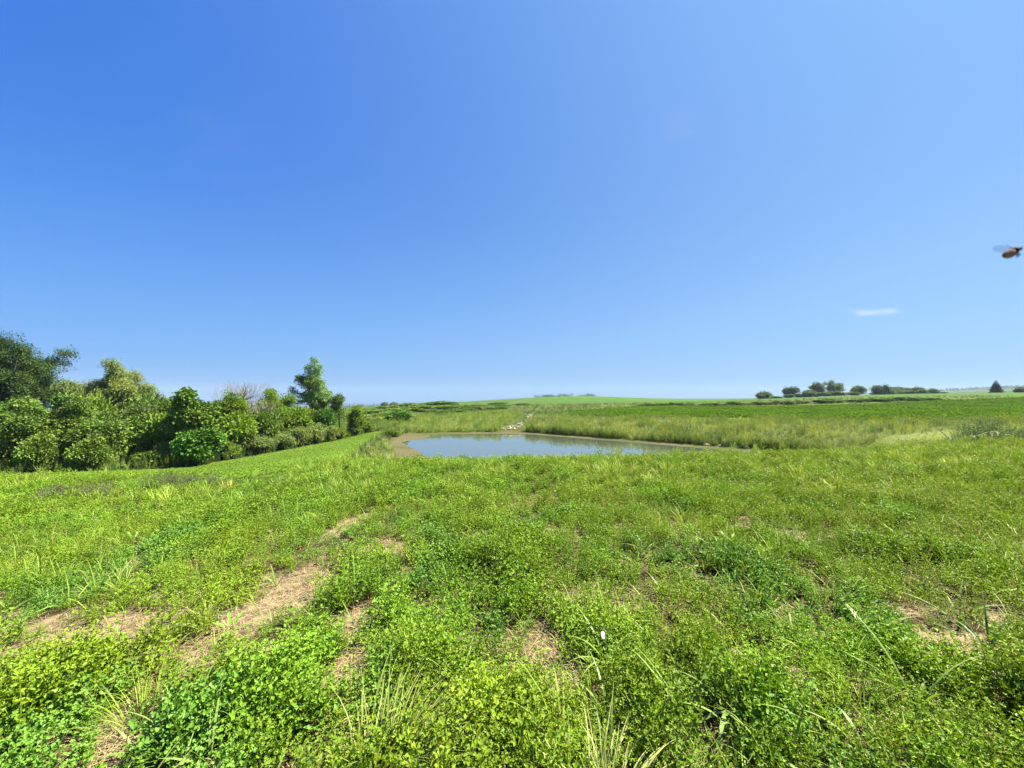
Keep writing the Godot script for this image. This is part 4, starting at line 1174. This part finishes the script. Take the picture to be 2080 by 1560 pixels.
# a plant of separate broad blades, each a part
func blade_plant(called: String, at: Vector3, leaves: int, long: float, wide: float, bend: float, splay: float, look: Material, lean := Vector3.ZERO) -> Node3D:
	var root := base(called, at)
	for k in leaves:
		var s := Shape.new()
		var a := TAU * k / leaves + rng.randf() * 0.8
		var out := Vector3(cos(a), 0, sin(a))
		var up := (Vector3.UP + out * rng.randf_range(0.1, splay) + lean).normalized()
		var tip := (out + lean * 1.5)
		var b := rng.randf_range(0.8, 1.0)
		s.blade(out * 0.012, up, (tip - up * tip.dot(up)).normalized(), long * rng.randf_range(0.5, 1.1), wide * rng.randf_range(0.7, 1.15), bend * rng.randf_range(0.5, 1.5), 8, Color(b, b, b * 0.95))
		part("leaf", s.mesh(), look, root)
	return root

func small_things() -> void:
	var bright := leaf_material("bright broad blade", 0.200, 0.300, 0.075, 0.5, 0.6, 0.35)
	var pale := leaf_material("pale long blade", 0.330, 0.400, 0.110, 0.5, 0.8, 0.3)
	var lime := leaf_material("yellow green blade", 0.210, 0.270, 0.040, 0.4, 0.6, 0.5)
	var deep := leaf_material("deep green blade", 0.070, 0.170, 0.035, 0.5, 0.5, 0.3)
	var hay := leaf_material("faded yellow blade", 0.31, 0.34, 0.11, 0.6, 0.4, 0.4)
	var grasses := "broad bladed grasses in the foreground"
	var rows := [
		["broad_blade_plant", "upright pale green broad grass right of centre in the foreground", 0.86, 1.93, 9, 0.40, 0.022, 0.9, 0.55, bright],
		["broad_blade_plant", "taller curling broad grass just right of the upright pale one", 1.08, 1.98, 7, 0.46, 0.018, 1.7, 0.45, bright],
		["broad_blade_plant", "spreading broad grass before the bare spot right of centre", 0.58, 2.42, 10, 0.38, 0.014, 1.2, 0.8, bright],
		["broad_blade_plant", "curling broad grass at the bottom edge right of centre", 1.26, 1.50, 10, 0.36, 0.016, 1.6, 0.7, bright],
		["broad_blade_plant", "long arching grass blades near the right edge of the foreground", 2.05, 2.02, 10, 0.48, 0.012, 1.5, 0.7, bright],
		["broad_blade_plant", "bluish green grass tuft behind the bare spot on the right", 2.95, 2.45, 14, 0.38, 0.012, 0.9, 0.9, deep],
		["broad_blade_plant", "broad leafed pale weed left of the bare spot on the right", 2.38, 2.60, 9, 0.26, 0.045, 0.8, 0.9, bright],
		["broad_blade_plant", "yellow green broad grass at the bottom edge left of centre", -1.25, 1.50, 12, 0.24, 0.026, 0.8, 0.7, lime],
		["broad_blade_plant", "second yellow green broad grass at the bottom left, beside the bare soil", -1.02, 1.47, 9, 0.20, 0.024, 0.8, 0.7, lime],
		["broad_blade_plant", "thin upright grass blades left of the upright pale grass", 0.42, 1.72, 8, 0.42, 0.010, 0.7, 0.5, bright],
		["broad_blade_plant", "few curved grass blades right of the big clover clump", -0.72, 2.05, 7, 0.38, 0.009, 1.8, 0.7, pale],
	]
	for q in rows:
		tag(blade_plant(q[0], stand(q[2], q[3]), q[4], q[5], q[6], q[7], q[8], q[9]), q[1], "grass plant", grasses)
	var first := blade_plant("slender_blade_plant", stand(1.55, 1.75), 7, 0.36, 0.013, 1.2, 0.6, bright)
	tag(first, "few pale grass blades rising above the alfalfa in the foreground", "grass plant", "pale grass blades in the foreground")
	for k in 46:
		var copy: Node3D = first.duplicate()
		copy.name = numbered("slender_blade_plant")
		add_child(copy)
		var d := rng.randf_range(1.35, 4.2)
		copy.position = stand(rng.randf_range(-1.2, 1.3) * d, d)
		copy.rotation = Vector3(rng.randf_range(-0.25, 0.25), rng.randf() * TAU, rng.randf_range(-0.25, 0.25))
		copy.scale = Vector3.ONE * rng.randf_range(0.6, 1.1)
	# big tufts of fine blades
	var tufts := [["long_grass_tuft", "big tuft of pale long grass leaning right, bottom centre left", -0.52, 1.72, 260, 0.46, 0.0062, pale, Vector3(0.45, 0, -0.15)], ["long_grass_tuft", "faded yellow grass tuft at the bottom centre", 0.40, 1.50, 110, 0.34, 0.007, hay, Vector3(0.3, 0, 0.1)], ["long_grass_tuft", "pale grass tuft in the middle of the meadow right of the bare spot", 0.8, 2.62, 50, 0.26, 0.006, pale, Vector3(0.2, 0, 0)], ["long_grass_tuft", "fine dark olive grass tuft right of the big clover clump", -0.55, 2.45, 110, 0.30, 0.004, mats["meadow grass"], Vector3(0.1, 0, 0)], ["long_grass_tuft", "fine olive grass tuft at the left of the big clover clump", -1.95, 2.1, 110, 0.30, 0.004, mats["meadow grass"], Vector3(-0.1, 0, 0)], ["long_grass_tuft", "pale curling grass tuft at the bottom left before the bare soil", -1.5, 1.55, 40, 0.24, 0.007, pale, Vector3(0.3, 0, 0)]]
	for q in tufts:
		var s := Shape.new()
		var lean: Vector3 = q[8]
		for k in q[4]:
			var a := rng.randf() * TAU
			var out := Vector3(cos(a), 0, sin(a))
			var up := (Vector3.UP + out * rng.randf_range(0.0, 0.45) + lean * rng.randf_range(0.3, 1.0)).normalized()
			var tip := (lean + out * 0.5).normalized()
			var b := rng.randf_range(0.7, 1.0)
			s.blade(out * rng.randf_range(0.0, 0.16), up, (tip - up * tip.dot(up)).normalized(), q[5] * rng.randf_range(0.55, 1.1), q[6] * rng.randf_range(0.5, 1.1), rng.randf_range(0.4, 1.9), 7, Color(b, b, b * 0.95))
		var o := part(q[0], s.mesh(), q[7], null, stand(q[2], q[3]))
		tag(o, q[1], "grass tuft", "long grass tufts in the foreground")

	# the stick and the white flowers in the dark weeds on the right
	var stick := Shape.new()
	stick.tube([Vector3.ZERO, Vector3(-0.30, 0.36, -0.1), Vector3(-0.62, 0.78, -0.2)], [0.016, 0.013, 0.008], 6, Color.WHITE)
	stick.tube([Vector3(-0.30, 0.36, -0.1), Vector3(-0.34, 0.48, -0.06)], [0.008, 0.003], 5, Color.WHITE)
	var o2 := part("dead_stalk", stick.mesh(true), plain_material("dark dead stalk", 0.035, 0.03, 0.022, 0.9), null, stand(19.4, 16.8) + Vector3(0, 0.05, 0))
	tag(o2, "dark dead stalk leaning left before the dark weeds on the right", "stalk")
	var bloom := leaf_material("white bloom", 0.52, 0.54, 0.46, 0.6, 0.4)
	var stem := leaf_material("flower stem", 0.12, 0.2, 0.05, 0.5, 0.3)
	var head := Shape.new()
	for k in 9:
		var c := ball() * 0.055
		c.y *= 0.3
		for q in 5:
			var a := TAU * q / 5.0
			head.leaf(c, Vector3(cos(a), 0.25, sin(a)).normalized(), Vector3.UP, 0.03, 0.02, 0.1, Color.WHITE)
	var hm := head.mesh()
	var stalk := Shape.new()
	stalk.tube([Vector3.ZERO, Vector3(0.02, 0.3, 0), Vector3(0, 0.6, 0)], [0.008, 0.006, 0.004], 5, Color.WHITE)
	for k in 5: stalk.leaf(Vector3(0, 0.1 + 0.09 * k, 0), Vector3(cos(k * 2.4), 0.4, sin(k * 2.4)).normalized(), Vector3.UP, 0.12, 0.035, 0.1, Color.WHITE)
	var sm := stalk.mesh(true)
	for k in 10:
		var x := [18.6, 19.9, 20.4, 20.8, 21.0, 21.3, 19.6, 17.9, 17.4, 20.1, 21.9, 22.3, 18.2, 20.6, 16.9, 16.4][k] as float
		var d := rng.randf_range(16.2, 17.2)
		var f := base("white_flower", stand(x, d))
		f.scale = Vector3.ONE * rng.randf_range(0.6, 1.0)
		f.rotation.y = rng.randf() * TAU
		part("stem", sm, stem, f)
		for q in 3: part("flower_head", hm, bloom, f, Vector3(rng.randf_range(-0.09, 0.09), 0.6 + rng.randf_range(-0.06, 0.05), rng.randf_range(-0.09, 0.09)))
		tag(f, "white flower head before the dark weeds on the right", "flower", "white flowers before the dark weeds")
	# pale umbels along the near lip of the pond
	for k in 40:
		var x := rng.randf_range(3.0, 14.5)
		var d := 13.0 + rng.randf_range(-0.5, 1.5)
		if k > 28: x = rng.randf_range(15.5, 17.5)
		var f := part("seed_plume", mats_plume(), mats["pale bank grass"], null, stand(x, d))
		f.rotation.y = rng.randf() * TAU
		f.scale = Vector3.ONE * rng.randf_range(0.75, 1.15)
		tag(f, "pale grass plume on the meadow lip in front of the pond", "grass plume", "grass plumes before the pond")

	# butterfly
	var fly := base("butterfly", stand(0.545, 2.36) + Vector3(0, 0.205, 0))
	tag(fly, "small white butterfly with folded wings resting in the green alfalfa", "butterfly")
	var wing_look := leaf_material("white wing", 0.82, 0.80, 0.74, 0.7, 0.3)
	var wing := Shape.new()
	var rim := []
	for k in 13:
		var t := TAU * k / 12.0
		rim.append(Vector3(cos(t) * 0.0165 + 0.006 * sin(t), sin(t) * 0.022 * (1.0 if sin(t) > 0.0 else 1.25), 0.0))
	for k in 12: wing.tri(Vector3(0, 0, 0.0012), rim[k], rim[k + 1], Color.WHITE)
	for k in 2:
		var w := part("wing", wing.mesh(), wing_look, fly, Vector3(0, 0.022, 0.003 * (1 - 2 * k)))
		w.rotation = Vector3(0, 0.18 * (1 - 2 * k), 0.3)
	var body := Shape.new()
	body.tube([Vector3(-0.004, 0.0, 0), Vector3(0.0, 0.012, 0), Vector3(0.003, 0.024, 0), Vector3(0.006, 0.034, 0)], [0.001, 0.0022, 0.0026, 0.001], 7, Color.WHITE)
	part("body", body.mesh(true), plain_material("dark insect body", 0.02, 0.018, 0.015, 0.7), fly)
	fly.rotation = Vector3(-0.5, 0.15, 0.0)
	fly.scale = Vector3.ONE * 0.78
	hover()

var plume_mesh: ArrayMesh
func mats_plume() -> ArrayMesh:
	if plume_mesh == null:
		var s := Shape.new()
		for k in 7:
			var a := rng.randf() * TAU
			var up := (Vector3.UP + Vector3(cos(a), 0, sin(a)) * rng.randf_range(0.0, 0.35)).normalized()
			var h := rng.randf_range(0.3, 0.5)
			s.blade(Vector3.ZERO, up, up.cross(Vector3(0.3, 0, 0.9)).normalized(), h, 0.006, 0.2, 3, Color(0.9, 0.9, 0.9))
			for q in 12: s.leaf(up * h * rng.randf_range(0.7, 1.0), (up + ball() * 0.8).normalized(), ball().normalized(), 0.06, 0.012, 0.1, Color(1.0, 0.97, 0.9))
		plume_mesh = s.mesh()
	return plume_mesh

func hover() -> void:
	# a bee in the air a hand's width from the lens side of the meadow, tail low to the left, head up to the right
	var bee := base("bee", Vector3(0.3318, 1.7000, -0.25))
	tag(bee, "brown and black bee hovering against the sky at the right edge", "bee")
	bee.rotation = Vector3(0.25, 0.25, 0.42)
	var tan := plain_material("tan fuzz", 0.36, 0.22, 0.10, 0.9)
	var black := plain_material("black shell", 0.012, 0.011, 0.012, 0.85)
	var brown := plain_material("brown band", 0.07, 0.04, 0.025, 0.9)
	var clear := StandardMaterial3D.new()
	clear.resource_name = "wing film"
	clear.albedo_color = Color(0.42, 0.50, 0.68, 0.30)
	clear.transparency = BaseMaterial3D.TRANSPARENCY_ALPHA
	clear.roughness = 0.8
	clear.metallic_specular = 0.1
	clear.cull_mode = BaseMaterial3D.CULL_DISABLED
	var abdomen := Shape.new()
	var path := []
	var radii := []
	for k in 9:
		var t := k / 8.0
		path.append(Vector3(-0.0075 + 0.0078 * t, -0.0004 * sin(t * PI), 0))
		radii.append(0.0001 + 0.0027 * pow(sin(PI * (0.06 + 0.80 * t)), 0.8))
	abdomen.tube(path, radii, 12, Color.WHITE)
	var ab := part("abdomen", abdomen.mesh(true), tan, bee)
	for k in 3:
		var ring := Shape.new()
		var x := -0.0058 + 0.0018 * k
		var t := (x + 0.0075) / 0.0078
		var r := 0.0001 + 0.0027 * pow(sin(PI * (0.06 + 0.80 * t)), 0.8)
		ring.tube([Vector3(x, -0.0004 * sin(t * PI), 0), Vector3(x + 0.0007, -0.0004 * sin(t * PI), 0)], [r + 0.00006, r + 0.0002], 12, Color.WHITE)
		part("band", ring.mesh(true), brown, ab)
	var thorax := SphereMesh.new()
	thorax.radius = 0.0024
	thorax.height = 0.0046
	thorax.radial_segments = 18
	thorax.rings = 10
	part("thorax", thorax, black, bee, Vector3(0.0018, 0.0003, 0))
	var head := SphereMesh.new()
	head.radius = 0.0017
	head.height = 0.003
	head.radial_segments = 16
	head.rings = 8
	var hd := part("head", head, brown, bee, Vector3(0.0052, -0.0001, 0))
	for s in [-1, 1]:
		var eye := SphereMesh.new()
		eye.radius = 0.0007
		eye.height = 0.0018
		part("eye", eye, black, hd, Vector3(0.0003, 0.0002, 0.0012 * s))
		var feeler := Shape.new()
		feeler.tube([Vector3(0.0012, 0.0006, 0.0004 * s), Vector3(0.0024, 0.0012, 0.0008 * s), Vector3(0.0034, 0.0006, 0.0014 * s)], [0.00012, 0.0001, 0.0001], 5, Color.WHITE)
		part("antenna", feeler.mesh(true), black, hd)
	for q in [[Vector3(-0.0225, 0.0070, 0.0016), 0.0066, 0.0012], [Vector3(0.0095, 0.0028, -0.006), 0.0055, 0.0012], [Vector3(-0.0095, 0.0032, 0.004), 0.004, 0.0008], [Vector3(0.007, 0.0012, -0.007), 0.004, 0.0008]]:
		var wing := Shape.new()
		var way: Vector3 = q[0]
		var across := way.cross(Vector3(0.1, 0.3, 1.0)).normalized()
		var rim := []
		for k in 15:
			var t := TAU * k / 14.0
			rim.append(way * (0.5 - 0.5 * cos(t)) + across * sin(t) * q[1] * 0.5 * (0.45 + 0.55 * (0.5 - 0.5 * cos(t))))
		for k in range(1, 14): wing.tri(rim[0], rim[k], rim[k + 1] if k < 13 else rim[13], Color.WHITE)
		part("wing", wing.mesh(), clear, bee, Vector3(0.001, 0.0018, 0))
	for s in [-1, 1]:
		for k in 3:
			var leg := Shape.new()
			var x := 0.0003 + 0.0013 * k
			leg.tube([Vector3(x, -0.0016, 0.001 * s), Vector3(x - 0.0006, -0.0028, 0.0024 * s), Vector3(x - 0.0018, -0.0042, 0.002 * s)], [0.0003, 0.00025, 0.0001], 5, Color.WHITE)
			part("leg", leg.mesh(true), black, bee)

func _ready() -> void:
	rng.seed = 20240717
	for q in [[patch_noise, 3, 0.12], [tint_noise, 11, 0.2], [bump_noise, 23, 0.2]]:
		q[0].seed = q[1]
		q[0].frequency = q[2]
		q[0].fractal_octaves = 3
	set_stage()
	var t0 := Time.get_ticks_msec()
	prepare_land()
	build_ground()
	print("ground ", Time.get_ticks_msec() - t0)
	plant_trees()
	print("trees ", Time.get_ticks_msec() - t0)
	plant_meadow()
	plant_banks()
	print("plants ", Time.get_ticks_msec() - t0)
	lay_stones()
	small_things()
	print("all ", Time.get_ticks_msec() - t0)
